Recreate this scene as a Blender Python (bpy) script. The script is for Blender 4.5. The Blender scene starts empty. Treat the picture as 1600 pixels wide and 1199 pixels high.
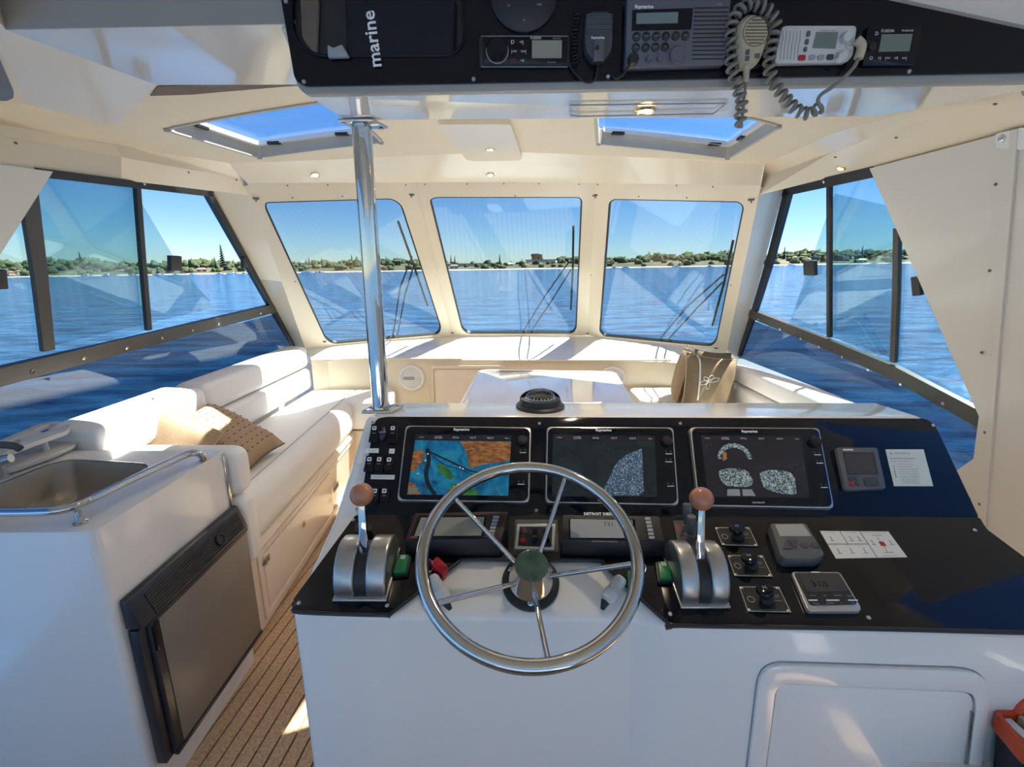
import bpy, bmesh, math, random
from mathutils import Vector, Matrix

# ------------------------------------------------------------------ camera, sky, sun, exposure
SC = bpy.context.scene
COL = SC.collection
FPX, CX, CY, ZC = 735.0, 800.0, 599.5, 1.62          # focal length and centre in pixels of 1600x1199, eye height above the deck
PITCH = math.atan(180 / 735.0)
cam_d = bpy.data.cameras.new('camera')
cam_d.sensor_width = 36.0
cam_d.lens = FPX / 1600.0 * 36.0
cam_d.clip_start, cam_d.clip_end = 0.02, 9000
cam = bpy.data.objects.new('camera', cam_d)
cam.location = (0, 0, ZC)
cam.rotation_euler = (math.pi / 2 - PITCH, 0, 0)
COL.objects.link(cam)
SC.camera = cam

SUN_TO = Vector((0.50, 0.24, 1.0)).normalized()        # direction towards the sun: high, ahead and to starboard
world = bpy.data.worlds.new('sky'); SC.world = world
world.use_nodes = True
wn = world.node_tree; wn.nodes.clear()
w_out = wn.nodes.new('ShaderNodeOutputWorld'); w_bg = wn.nodes.new('ShaderNodeBackground')
w_sky = wn.nodes.new('ShaderNodeTexSky'); w_sky.sky_type = 'NISHITA'
w_sky.sun_disc = False
w_sky.sun_elevation = math.asin(SUN_TO.z)
w_sky.sun_rotation = math.atan2(SUN_TO.x, SUN_TO.y)
w_sky.altitude = 900; w_sky.air_density = 1.0; w_sky.dust_density = 0.05; w_sky.ozone_density = 3.0
w_hs = wn.nodes.new('ShaderNodeHueSaturation'); w_hs.inputs['Saturation'].default_value = 1.2
w_bg.inputs['Strength'].default_value = 0.068
w_tint = wn.nodes.new('ShaderNodeMix'); w_tint.data_type = 'RGBA'; w_tint.blend_type = 'MULTIPLY'; w_tint.inputs['Factor'].default_value = 1.0; w_tint.inputs['B'].default_value = (0.80, 0.93, 1.12, 1)
wn.links.new(w_sky.outputs[0], w_hs.inputs['Color']); wn.links.new(w_hs.outputs[0], w_tint.inputs['A']); wn.links.new(w_tint.outputs['Result'], w_bg.inputs[0]); wn.links.new(w_bg.outputs[0], w_out.inputs[0])
sun_d = bpy.data.lights.new('sun', 'SUN'); sun_d.energy = 8.5; sun_d.angle = 0.0093; sun_d.color = (1.0, 0.93, 0.82)
sun = bpy.data.objects.new('sun', sun_d); sun.rotation_euler = (-SUN_TO).to_track_quat('-Z', 'Y').to_euler(); COL.objects.link(sun)
SC.view_settings.view_transform = 'Standard'; SC.view_settings.look = 'None'
SC.view_settings.exposure = 1.25; SC.view_settings.gamma = 1.0; SC.view_settings.use_curve_mapping = False
SC.cycles.max_bounces = 10; SC.cycles.diffuse_bounces = 6; SC.cycles.glossy_bounces = 5; SC.cycles.transparent_max_bounces = 16
SC.cycles.caustics_reflective = False; SC.cycles.caustics_refractive = False
SC.cycles.sample_clamp_indirect = 6.0
SC.cycles.use_denoising = True
random.seed(11)

# ------------------------------------------------------------------ rays from the photograph to real planes
CAM = Vector((0, 0, ZC)); _c, _s = math.cos(PITCH), math.sin(PITCH)
def ray(x, y):
    u = (CY - y) / FPX
    return Vector(((x - CX) / FPX, _c + u * _s, -_s + u * _c))
def onX(x, y, X): d = ray(x, y); return CAM + d * (X / d.x)
def onY(x, y, Y): d = ray(x, y); return CAM + d * (Y / d.y)
def onZ(x, y, Z): d = ray(x, y); return CAM + d * ((Z - ZC) / d.z)
def zceil(X): return 2.25 - 0.041 * X * X
def onC(x, y):
    z = 2.2
    for _ in range(20):
        q = onZ(x, y, z); z = zceil(q.x)
    return q

class Frame:
    """A flat local system: origin o, u to the right, v up the surface, n out of it."""
    def __init__(s, o, u, v):
        s.o = Vector(o); s.u = Vector(u).normalized(); v = Vector(v)
        s.n = s.u.cross(v).normalized(); s.v = s.n.cross(s.u).normalized()
        s.M = Matrix((s.u, s.v, s.n)).transposed().to_4x4(); s.M.translation = s.o
        s.I = s.M.inverted()
    def px(s, x, y, w=0.0):
        d = ray(x, y); P = s.o + s.n * w
        q = CAM + d * ((P - CAM).dot(s.n) / d.dot(s.n))
        l = s.I @ q
        return Vector((l.x, l.y))
    def pts(s, L, w=0.0): return [s.px(x, y, w) for x, y in L]
    def at(s, u, v, w=0.0): return s.M @ Vector((u, v, w))
    def wp(s, x, y, w=0.0): q = s.px(x, y, w); return s.at(q.x, q.y, w)
    def sub(s, u, v, w=0.0, rot=0.0):
        a = s.u * math.cos(rot) + s.v * math.sin(rot); b = s.v * math.cos(rot) - s.u * math.sin(rot)
        return Frame(s.at(u, v, w), a, b)
def frame3(a, b, c):      # plane through three points, u along the boat's beam
    a, b, c = Vector(a), Vector(b), Vector(c)
    n = (b - a).cross(c - a).normalized()
    if n.dot(CAM - a) < 0: n = -n
    u = Vector((0, 0, 1)).cross(n)
    if u.length < 1e-4: u = Vector((1, 0, 0))
    return Frame(a, u, n.cross(u))
WORLD = Frame((0, 0, 0), (1, 0, 0), (0, 1, 0))
I4 = Matrix.Identity(4)

# ------------------------------------------------------------------ materials
def mat(name, col, rough=0.5, metal=0.0, spec=0.5, coat=0.0, emit=None, es=0.0, var=0.06, vscale=6.0, bump=0.0, bscale=60.0, bkind='NOISE', alpha=None, coat_rough=0.05):
    m = bpy.data.materials.new(name); m.use_nodes = True
    nt = m.node_tree; b = nt.nodes['Principled BSDF']
    c = (*col, 1.0)
    b.inputs['Roughness'].default_value = rough; b.inputs['Metallic'].default_value = metal
    b.inputs['Specular IOR Level'].default_value = spec
    b.inputs['Coat Weight'].default_value = coat; b.inputs['Coat Roughness'].default_value = coat_rough
    tc = nt.nodes.new('ShaderNodeTexCoord')
    nz = nt.nodes.new('ShaderNodeTexNoise'); nz.inputs['Scale'].default_value = vscale; nz.inputs['Detail'].default_value = 4
    nt.links.new(tc.outputs['Object'], nz.inputs['Vector'])
    mx = nt.nodes.new('ShaderNodeMix'); mx.data_type = 'RGBA'
    mx.inputs['A'].default_value = tuple(max(0, v * (1 - var)) for v in col) + (1,)
    mx.inputs['B'].default_value = tuple(min(1, v * (1 + var)) for v in col) + (1,)
    nt.links.new(nz.outputs['Fac'], mx.inputs['Factor']); nt.links.new(mx.outputs['Result'], b.inputs['Base Color'])
    if emit is not None:
        b.inputs['Emission Color'].default_value = (*emit, 1); b.inputs['Emission Strength'].default_value = es
    if bump:
        bp = nt.nodes.new('ShaderNodeBump'); bp.inputs['Strength'].default_value = bump; bp.inputs['Distance'].default_value = 0.004
        if bkind == 'DOTS':
            t = nt.nodes.new('ShaderNodeTexVoronoi'); t.inputs['Scale'].default_value = bscale; t.inputs['Randomness'].default_value = 0.0
            nt.links.new(tc.outputs['Object'], t.inputs['Vector']); nt.links.new(t.outputs['Distance'], bp.inputs['Height'])
        else:
            t = nt.nodes.new('ShaderNodeTexNoise'); t.inputs['Scale'].default_value = bscale; t.inputs['Detail'].default_value = 3
            nt.links.new(tc.outputs['Object'], t.inputs['Vector']); nt.links.new(t.outputs['Fac'], bp.inputs['Height'])
        nt.links.new(bp.outputs[0], b.inputs['Normal'])
    return m
def glass_mat(name, tint, ior=1.5, refl=1.0, graze=0.75):
    m = bpy.data.materials.new(name); m.use_nodes = True; nt = m.node_tree; nt.nodes.clear()
    o = nt.nodes.new('ShaderNodeOutputMaterial'); tr = nt.nodes.new('ShaderNodeBsdfTransparent'); gl = nt.nodes.new('ShaderNodeBsdfGlossy')
    tr.inputs[0].default_value = (*tint, 1); gl.inputs['Roughness'].default_value = 0.0; gl.inputs[0].default_value = (refl, refl, refl, 1)
    lw = nt.nodes.new('ShaderNodeLayerWeight'); lw.inputs[0].default_value = 0.5
    pw = nt.nodes.new('ShaderNodeMath'); pw.operation = 'POWER'; pw.inputs[1].default_value = 4.0
    ml = nt.nodes.new('ShaderNodeMath'); ml.operation = 'MULTIPLY_ADD'; ml.inputs[1].default_value = graze; ml.inputs[2].default_value = ((ior - 1) / (ior + 1)) ** 2
    mx = nt.nodes.new('ShaderNodeMixShader')
    nt.links.new(lw.outputs['Facing'], pw.inputs[0]); nt.links.new(pw.outputs[0], ml.inputs[0]); nt.links.new(ml.outputs[0], mx.inputs[0])
    nt.links.new(tr.outputs[0], mx.inputs[1]); nt.links.new(gl.outputs[0], mx.inputs[2]); nt.links.new(mx.outputs[0], o.inputs[0])
    return m
def ramp_mat(name, stops, scale, detail=6, rough=0.4, es=0.0, kind='NOISE', distort=0.0, mapscale=(1, 1, 1), spec=0.5):
    """Colour from a noise through a colour ramp; es > 0 makes a lit screen."""
    m = bpy.data.materials.new(name); m.use_nodes = True; nt = m.node_tree; b = nt.nodes['Principled BSDF']
    tc = nt.nodes.new('ShaderNodeTexCoord'); mp = nt.nodes.new('ShaderNodeMapping'); mp.inputs['Scale'].default_value = mapscale
    nz = nt.nodes.new('ShaderNodeTexNoise'); nz.inputs['Scale'].default_value = scale; nz.inputs['Detail'].default_value = detail; nz.inputs['Distortion'].default_value = distort
    rp = nt.nodes.new('ShaderNodeValToRGB'); el = rp.color_ramp.elements
    for i, (p, c) in enumerate(stops):
        e = el[i] if i < 2 else el.new(p)
        e.position = p; e.color = (*c, 1)
    nt.links.new(tc.outputs['Object'], mp.inputs[0]); nt.links.new(mp.outputs[0], nz.inputs['Vector']); nt.links.new(nz.outputs['Fac'], rp.inputs[0])
    nt.links.new(rp.outputs[0], b.inputs['Base Color']); b.inputs['Roughness'].default_value = rough; b.inputs['Specular IOR Level'].default_value = spec
    if es:
        nt.links.new(rp.outputs[0], b.inputs['Emission Color']); b.inputs['Emission Strength'].default_value = es
    return m

M = {}
M['cream'] = mat('cream_gelcoat', (0.80, 0.70, 0.535), 0.28, coat=0.35, var=0.03, vscale=2.5)
M['shiny'] = mat('polished_cream_gelcoat', (0.77, 0.70, 0.585), 0.12, coat=1.0, var=0.02, vscale=3)
M['white'] = mat('white_gelcoat', (0.80, 0.785, 0.76), 0.22, coat=0.6, var=0.02, vscale=3)
M['liner'] = mat('perforated_headliner_vinyl', (0.74, 0.645, 0.485), 0.6, var=0.04, vscale=5, bump=0.35, bscale=150, bkind='DOTS')
M['panel'] = mat('cream_side_panel', (0.66, 0.625, 0.555), 0.3, coat=0.3, var=0.03, vscale=3)
M['vinyl'] = mat('white_seat_vinyl', (0.83, 0.82, 0.80), 0.45, var=0.03, vscale=4, bump=0.12, bscale=9)
M['beige'] = mat('beige_locker_gelcoat', (0.86, 0.765, 0.645), 0.3, coat=0.3, var=0.03, vscale=4)
M['boxtrim'] = mat('grey_cream_trim', (0.33, 0.31, 0.275), 0.4, var=0.04)
M['black'] = mat('black_gloss_acrylic', (0.006, 0.0065, 0.011), 0.06, spec=0.28, var=0.2, vscale=4)
M['blackm'] = mat('black_matt_plastic', (0.015, 0.015, 0.017), 0.45, var=0.2)
M['rubber'] = mat('dark_grey_rubber', (0.055, 0.06, 0.068), 0.55, var=0.15, vscale=20)
M['grey'] = mat('slate_grey_plastic', (0.10, 0.105, 0.11), 0.4, var=0.08, vscale=12)
M['lgrey'] = mat('radio_grey_plastic', (0.115, 0.115, 0.135), 0.4, var=0.06, vscale=12)
M['silver'] = mat('silver_bezel', (0.52, 0.52, 0.53), 0.3, metal=0.7, var=0.06)
M['steel'] = mat('polished_stainless', (0.56, 0.55, 0.53), 0.06, metal=1.0, var=0.05, vscale=9)
M['brushed'] = mat('brushed_cast_alloy', (0.44, 0.44, 0.43), 0.33, metal=0.9, var=0.12, vscale=14)
M['alu'] = mat('bronze_anodised_rail', (0.075, 0.07, 0.065), 0.4, metal=0.3, var=0.1, vscale=8)
M['railb'] = mat('black_window_frame', (0.018, 0.017, 0.017), 0.4, var=0.2)
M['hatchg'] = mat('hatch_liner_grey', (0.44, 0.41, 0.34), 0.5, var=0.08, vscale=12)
M['pink'] = mat('varnished_teak_knob', (0.42, 0.16, 0.085), 0.35, coat=0.4, var=0.15, vscale=25)
M['red'] = mat('red_foam_float', (0.45, 0.005, 0.02), 0.5, var=0.12, vscale=25)
M['maroon'] = mat('maroon_line', (0.20, 0.04, 0.05), 0.4)
M['green'] = mat('green_rocker', (0.0, 0.20, 0.06), 0.35, var=0.08, vscale=30)
M['dgreen'] = mat('green_foam_float', (0.0, 0.12, 0.045), 0.5, var=0.12, vscale=25)
M['hubgreen'] = ramp_mat('green_hub_cap', [(0.35, (0.02, 0.045, 0.035)), (0.62, (0.07, 0.12, 0.095))], 30, rough=0.15)
M['fob'] = mat('pale_blue_white_fob', (0.50, 0.55, 0.57), 0.45, var=0.1, vscale=40)
M['print'] = mat('white_print', (0.75, 0.75, 0.75), 0.5, emit=(1, 1, 1), es=0.02)
M['dprint'] = mat('dark_print', (0.03, 0.04, 0.04), 0.5)
M['gprint'] = mat('grey_print', (0.33, 0.34, 0.35), 0.5)
M['paper'] = mat('white_sticker', (0.72, 0.74, 0.73), 0.4, var=0.03)
M['papergr'] = mat('pale_green_card', (0.62, 0.68, 0.65), 0.4, var=0.03)
M['lcd'] = mat('lcd_olive', (0.30, 0.29, 0.23), 0.18, var=0.05)
M['lcdg'] = mat('lcd_green_grey', (0.17, 0.21, 0.17), 0.15, var=0.08)
M['lcdb'] = mat('lcd_blue_grey', (0.16, 0.22, 0.22), 0.12, var=0.1)
M['lcdd'] = mat('lcd_dark', (0.045, 0.042, 0.052), 0.12, var=0.1)
M['lcdp'] = mat('lcd_pale', (0.36, 0.38, 0.38), 0.12, var=0.1)
M['ivory'] = mat('aged_ivory_plastic', (0.49, 0.42, 0.275), 0.4, var=0.08, vscale=18)
M['ivoryw'] = mat('white_radio_plastic', (0.60, 0.585, 0.55), 0.4, var=0.05, vscale=14)
M['coil'] = mat('grey_cream_coil', (0.235, 0.205, 0.155), 0.5, var=0.15, vscale=40)
M['pillow'] = mat('tan_linen', (0.40, 0.285, 0.18), 0.85, var=0.08, vscale=30, bump=0.35, bscale=260)
M['brown'] = mat('taupe_linen', (0.20, 0.155, 0.095), 0.85, var=0.12, vscale=30, bump=0.35, bscale=260)
M['pdot'] = mat('brown_stitch', (0.13, 0.08, 0.045), 0.8)
M['cork'] = ramp_mat('tan_deck_plank', [(0.3, (0.40, 0.26, 0.15)), (0.7, (0.64, 0.45, 0.29))], 90, rough=0.75)
M['caulk'] = mat('black_caulk', (0.012, 0.01, 0.009), 0.6)
M['fridge'] = mat('grey_brown_fridge_panel', (0.20, 0.175, 0.155), 0.42, var=0.05, vscale=20, bump=0.06, bscale=200)
M['fpl'] = mat('dark_fridge_plastic', (0.022, 0.025, 0.032), 0.3, var=0.15)
M['sink'] = mat('sink_steel', (0.50, 0.44, 0.36), 0.4, metal=0.55, var=0.12, vscale=7)
M['orange'] = mat('orange_plastic_tub', (0.62, 0.065, 0.01), 0.35, var=0.1, vscale=20)
M['pouch'] = mat('navy_black_mesh_pouch', (0.007, 0.007, 0.013), 0.75, var=0.2, bump=0.5, bscale=420, bkind='DOTS')
M['tan'] = mat('old_tan_leather', (0.15, 0.115, 0.085), 0.7, var=0.3, vscale=12)
M['lamp'] = mat('warm_lamp_lens', (1.0, 0.9, 0.7), 0.3, emit=(1.0, 0.74, 0.36), es=9.0)
M['brass'] = mat('gold_lamp_ring', (0.75, 0.62, 0.36), 0.2, metal=0.9)
M['gold'] = mat('cream_gold_frame', (0.62, 0.60, 0.52), 0.3, metal=0.3)
M['glass_f'] = glass_mat('windscreen_glass', (0.74, 0.80, 0.82), 1.45)
M['glass_s'] = glass_mat('side_glass', (0.72, 0.82, 0.84), 1.45)
M['glass_l'] = glass_mat('lower_side_glass', (0.34, 0.42, 0.48), 1.5)
M['glass_h'] = glass_mat('hatch_glass', (0.95, 0.98, 1.0), 1.12, graze=0.12)
M['dome'] = glass_mat('compass_dome', (0.75, 0.78, 0.8), 1.5)
M['chart'] = ramp_mat('chart_water', [(0.30, (0.0, 0.035, 0.10)), (0.5, (0.0, 0.12, 0.25)), (0.68, (0.01, 0.20, 0.31))], 26, es=0.16, rough=0.15, distort=1.0)
M['chartl'] = ramp_mat('chart_land', [(0.35, (0.10, 0.035, 0.012)), (0.7, (0.34, 0.15, 0.05))], 60, es=0.18, rough=0.15, mapscale=(1, 2.5, 1))
M['chartg'] = ramp_mat('chart_reef', [(0.3, (0.01, 0.08, 0.02)), (0.7, (0.05, 0.19, 0.04))], 60, es=0.15, rough=0.15)
M['chartd'] = mat('chart_channel', (0.004, 0.016, 0.03), 0.2)
M['scr'] = ramp_mat('camera_view_dark', [(0.35, (0.006, 0.012, 0.017)), (0.7, (0.012, 0.024, 0.030))], 14, es=0.12, rough=0.12)
M['foam'] = ramp_mat('camera_view_foam', [(0.40, (0.012, 0.03, 0.05)), (0.55, (0.05, 0.09, 0.15)), (0.68, (0.34, 0.44, 0.55))], 420, es=0.22, rough=0.12)
M['scr3'] = ramp_mat('camera_quad_dark', [(0.35, (0.008, 0.008, 0.013)), (0.7, (0.014, 0.014, 0.021))], 14, es=0.15, rough=0.12)
M['eng'] = ramp_mat('camera_engine_room', [(0.40, (0.01, 0.015, 0.02)), (0.50, (0.09, 0.13, 0.14)), (0.62, (0.42, 0.50, 0.50)), (0.72, (0.03, 0.05, 0.06))], 150, es=0.16, rough=0.12, distort=2.0)
M['dial'] = mat('compass_card', (0.02, 0.02, 0.022), 0.4)
M['hair'] = mat('white_table', (0.80, 0.79, 0.78), 0.1, coat=1.0, var=0.02)

# ------------------------------------------------------------------ mesh builder
class MB:
    def __init__(s): s.v = []; s.f = []
    def add(s, vs, fs):
        b = len(s.v); s.v += [Vector(q) for q in vs]; s.f += [tuple(i + b for i in f) for f in fs]; return s
    def box(s, x0, x1, y0, y1, z0, z1):
        return s.add([(x, y, z) for z in (z0, z1) for y in (y0, y1) for x in (x0, x1)], [(0, 2, 3, 1), (4, 5, 7, 6), (0, 1, 5, 4), (2, 6, 7, 3), (0, 4, 6, 2), (1, 3, 7, 5)])
    def prism(s, pts, w0, w1, top=None):
        """pts: outline in u, v; top: outline at w1 (for draft)."""
        n = len(pts); top = top or pts
        a = sum(pts[i][0] * pts[(i + 1) % n][1] - pts[(i + 1) % n][0] * pts[i][1] for i in range(n))
        if a < 0: pts = list(reversed(pts)); top = list(reversed(top))
        vs = [(p[0], p[1], w0) for p in pts] + [(p[0], p[1], w1) for p in top]
        return s.add(vs, [tuple(range(n - 1, -1, -1)), tuple(range(n, 2 * n))] + [(i, (i + 1) % n, n + (i + 1) % n, n + i) for i in range(n)])
    def poly(s, pts): return s.add(pts, [tuple(range(len(pts)))])
    def lathe(s, prof, o=(0, 0, 0), axis=(0, 0, 1), n=24, cap=True):
        """prof: (radius, height) pairs along the axis."""
        o = Vector(o); a = Vector(axis).normalized(); e = a.orthogonal().normalized(); g = a.cross(e); b = len(s.v); m = len(prof)
        for r, h in prof:
            for k in range(n):
                t = 2 * math.pi * k / n; s.v.append(o + a * h + (e * math.cos(t) + g * math.sin(t)) * r)
        for j in range(m - 1):
            for k in range(n):
                k2 = (k + 1) % n; s.f.append((b + j * n + k, b + j * n + k2, b + (j + 1) * n + k2, b + (j + 1) * n + k))
        if cap: s.f.append(tuple(b + k for k in range(n - 1, -1, -1))); s.f.append(tuple(b + (m - 1) * n + k for k in range(n)))
        return s
    def cyl(s, a, b, r, n=20, r2=None):
        a, b = Vector(a), Vector(b); return s.lathe([(r, 0), (r if r2 is None else r2, (b - a).length)], a, b - a, n)
    def sphere(s, o, r, n=20, m=12, sc=(1, 1, 1)):
        o = Vector(o); b = len(s.v)
        for j in range(m + 1):
            t = math.pi * j / m
            for k in range(n):
                q = 2 * math.pi * k / n; s.v.append(o + Vector((math.sin(t) * math.cos(q) * r * sc[0], math.sin(t) * math.sin(q) * r * sc[1], math.cos(t) * r * sc[2])))
        for j in range(m):
            for k in range(n):
                k2 = (k + 1) % n; s.f.append((b + j * n + k, b + (j + 1) * n + k, b + (j + 1) * n + k2, b + j * n + k2))
        return s
    def tube(s, path, r, n=12, closed=False):
        P = [Vector(q) for q in path]; m = len(P); b = len(s.v); prev = None
        for i, q in enumerate(P):
            t = (P[(i + 1) % m] - P[i - 1]) if closed else (P[min(i + 1, m - 1)] - P[max(i - 1, 0)])
            t = t.normalized() if t.length > 1e-9 else Vector((0, 0, 1))
            if prev is None: e = t.orthogonal().normalized()
            else:
                e = prev - t * prev.dot(t); e = e.normalized() if e.length > 1e-6 else t.orthogonal().normalized()
            prev = e; g = t.cross(e); rr = r[i] if isinstance(r, (list, tuple)) else r
            for k in range(n):
                a = 2 * math.pi * k / n; s.v.append(q + (e * math.cos(a) + g * math.sin(a)) * rr)
        for i in range(m if closed else m - 1):
            j = (i + 1) % m
            for k in range(n):
                k2 = (k + 1) % n; s.f.append((b + i * n + k, b + i * n + k2, b + j * n + k2, b + j * n + k))
        if not closed:
            s.f.append(tuple(b + k for k in range(n - 1, -1, -1))); s.f.append(tuple(b + (m - 1) * n + k for k in range(n)))
        return s
    def plate(s, outer, holes, w0, w1):
        """flat plate with holes, outline in u, v"""
        bm = bmesh.new(); loops = []
        for L in [outer] + list(holes):
            vs = [bm.verts.new((p[0], p[1], 0)) for p in L]
            for i in range(len(vs)): bm.edges.new((vs[i], vs[(i + 1) % len(vs)]))
            loops.append(L)
        bmesh.ops.triangle_fill(bm, use_beauty=True, use_dissolve=False, edges=bm.edges[:], normal=(0, 0, 1))
        bm.verts.ensure_lookup_table(); bm.verts.index_update()
        vs = [v.co.copy() for v in bm.verts]; fs = [[v.index for v in f.verts] for f in bm.faces]
        for i, f in enumerate(fs):
            a, b_, c = (vs[k] for k in f[:3])
            if (b_ - a).cross(c - a).z < 0: fs[i] = f[::-1]
        bm.free()
        s.add([(v.x, v.y, w1) for v in vs], fs); s.add([(v.x, v.y, w0) for v in vs], [f[::-1] for f in fs])
        for L in loops:
            n = len(L); s.add([(p[0], p[1], w0) for p in L] + [(p[0], p[1], w1) for p in L], [(i, (i + 1) % n, n + (i + 1) % n, n + i) for i in range(n)])
        return s
    def xform(s, Mx):
        s.v = [Mx @ q for q in s.v]; return s

WM = {}       # world matrix of every object built (children are placed in world terms)
def finish_mesh(me, smooth=35):
    me.validate(); me.update()
    if smooth:
        for p in me.polygons: p.use_smooth = True
        me.set_sharp_from_angle(angle=math.radians(smooth))
def place(o, parent, Mx):
    o.matrix_basis = Mx.copy(); WM[o.name] = Mx.copy()
    if parent is not None:
        o.parent = parent; o.matrix_parent_inverse = WM[parent.name].inverted()
def build(name, mb, m, parent=None, F=None, bevel=0.0, seg=2, smooth=35, fix=True, subsurf=0):
    me = bpy.data.meshes.new(name)
    bm = bmesh.new()
    vs = [bm.verts.new(q) for q in mb.v]
    for f in mb.f:
        if len(set(f)) < 3: continue
        try: bm.faces.new([vs[i] for i in f])
        except ValueError: pass
    bmesh.ops.remove_doubles(bm, verts=bm.verts[:], dist=1e-6)
    if fix: bmesh.ops.recalc_face_normals(bm, faces=bm.faces[:])
    if bevel:
        es = [e for e in bm.edges if len(e.link_faces) == 2 and e.calc_face_angle(0) > math.radians(30)]
        try: bmesh.ops.bevel(bm, geom=es, offset=bevel, segments=seg, profile=0.5, affect='EDGES', clamp_overlap=True)
        except Exception: pass
    bm.to_mesh(me); bm.free(); finish_mesh(me, smooth)
    me.materials.append(M[m] if isinstance(m, str) else m)
    o = bpy.data.objects.new(name, me); COL.objects.link(o)
    if subsurf:
        md = o.modifiers.new('subdivision', 'SUBSURF'); md.levels = subsurf; md.render_levels = subsurf
    place(o, parent, F.M if F is not None else I4)
    return o
def tag(o, label, cat, group=None, kind=None):
    o['label'] = label
    if cat: o['category'] = cat
    if group: o['group'] = group
    if kind: o['kind'] = kind
    return o
def struct(o, label=None):
    o['kind'] = 'structure'
    if label: o['label'] = label
    return o
def thing(name, loc, label, cat, group=None):
    e = bpy.data.objects.new(name, None); COL.objects.link(e); e.empty_display_size = 0.05
    place(e, None, Matrix.Translation(Vector(loc))); return tag(e, label, cat, group)
def copy_obj(o, parent, Mx):
    c = o.copy(); COL.objects.link(c); c.parent = None; place(c, parent, Mx)
    for k in ('label', 'category', 'group'):
        if k in c: del c[k]
    return c
def rnd(pts, r, n=4):
    """rounded corners for a 2D outline; r may be a list"""
    out = []; m = len(pts); P = [Vector((p[0], p[1])) for p in pts]
    for i in range(m):
        p, a, b = P[i], P[i - 1], P[(i + 1) % m]; rr = r[i] if isinstance(r, (list, tuple)) else r
        d1, d2 = (a - p), (b - p); l = min(rr, d1.length * .48, d2.length * .48)
        if l < 1e-6: out.append(p.copy()); continue
        s_, e_ = p + d1.normalized() * l, p + d2.normalized() * l
        for k in range(n + 1):
            t = k / n; out.append(s_ * (1 - t) ** 2 + p * (2 * t * (1 - t)) + e_ * t * t)
    return out
def rrect(u0, v0, u1, v1, r, n=4): return rnd([(u0, v0), (u1, v0), (u1, v1), (u0, v1)], r, n)
def inset(pts, d):
    """move a convex-ish outline inwards by d"""
    m = len(pts); P = [Vector((p[0], p[1])) for p in pts]
    a = sum(P[i].x * P[(i + 1) % m].y - P[(i + 1) % m].x * P[i].y for i in range(m)); sg = 1 if a > 0 else -1
    out = []
    for i in range(m):
        t1 = (P[i] - P[i - 1]); t2 = (P[(i + 1) % m] - P[i])
        t1 = t1.normalized() if t1.length > 1e-9 else t2.normalized(); t2 = t2.normalized() if t2.length > 1e-9 else t1
        n1, n2 = Vector((-t1.y, t1.x)) * sg, Vector((-t2.y, t2.x)) * sg
        nn = n1 + n2; nn = nn / max(0.5, nn.length_squared / 2) if nn.length > 1e-6 else n1
        out.append(P[i] + nn * d)
    return out
def text(name, s, size, m, parent, F, u, v, w=0.0005, rot=0.0, align='CENTER', sx=1.0, bold=0.0):
    cu = bpy.data.curves.new(name, 'FONT'); cu.body = s; cu.size = size; cu.align_x = align; cu.align_y = 'CENTER'; cu.resolution_u = 2; cu.offset = bold
    t = bpy.data.objects.new('tmp', cu); COL.objects.link(t)
    me = bpy.data.meshes.new_from_object(t); bpy.data.objects.remove(t); bpy.data.curves.remove(cu)
    me.materials.clear(); me.materials.append(M[m])
    o = bpy.data.objects.new(name, me); COL.objects.link(o)
    place(o, parent, F.sub(u, v, w, rot).M @ Matrix.Diagonal((sx, 1, 1, 1))); return o
def smoothpath(P, n=8):
    """Catmull-Rom through points"""
    P = [Vector(q) for q in P]; out = []
    for i in range(len(P) - 1):
        a, b, c, d = P[max(i - 1, 0)], P[i], P[i + 1], P[min(i + 2, len(P) - 1)]
        for k in range(n):
            t = k / n; out.append(0.5 * ((2 * b) + (c - a) * t + (2 * a - 5 * b + 4 * c - d) * t * t + (3 * b - a - 3 * c + d) * t ** 3))
    out.append(P[-1]); return out

# ------------------------------------------------------------------ the shell of the flybridge
# planes found from the photograph
MLB, MLT, WLB = onZ(705, 524, 1.03), onY(650, 300, 3.32), onZ(515, 537, 1.03)
MRB, MRT, WRB = onZ(918, 524, 1.03), onY(930, 300, 3.32), onZ(1120, 541, 1.03)
FC = frame3(MLB, MLT, MRT); FL = frame3(MLB, MLT, WLB); FR = frame3(MRB, MRT, WRB)
WLa, WLb_, WLc = onX(331, 298, -1.68), onX(459, 540, -1.78), onX(0, 588, -1.90)
WRa, WRb_, WRc = onX(1226, 295, 1.62), onX(1155, 554, 1.80), onX(1505, 635, 1.92)
SL = frame3(WLa, WLb_, WLc); SR = frame3(WRa, WRb_, WRc)

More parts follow.
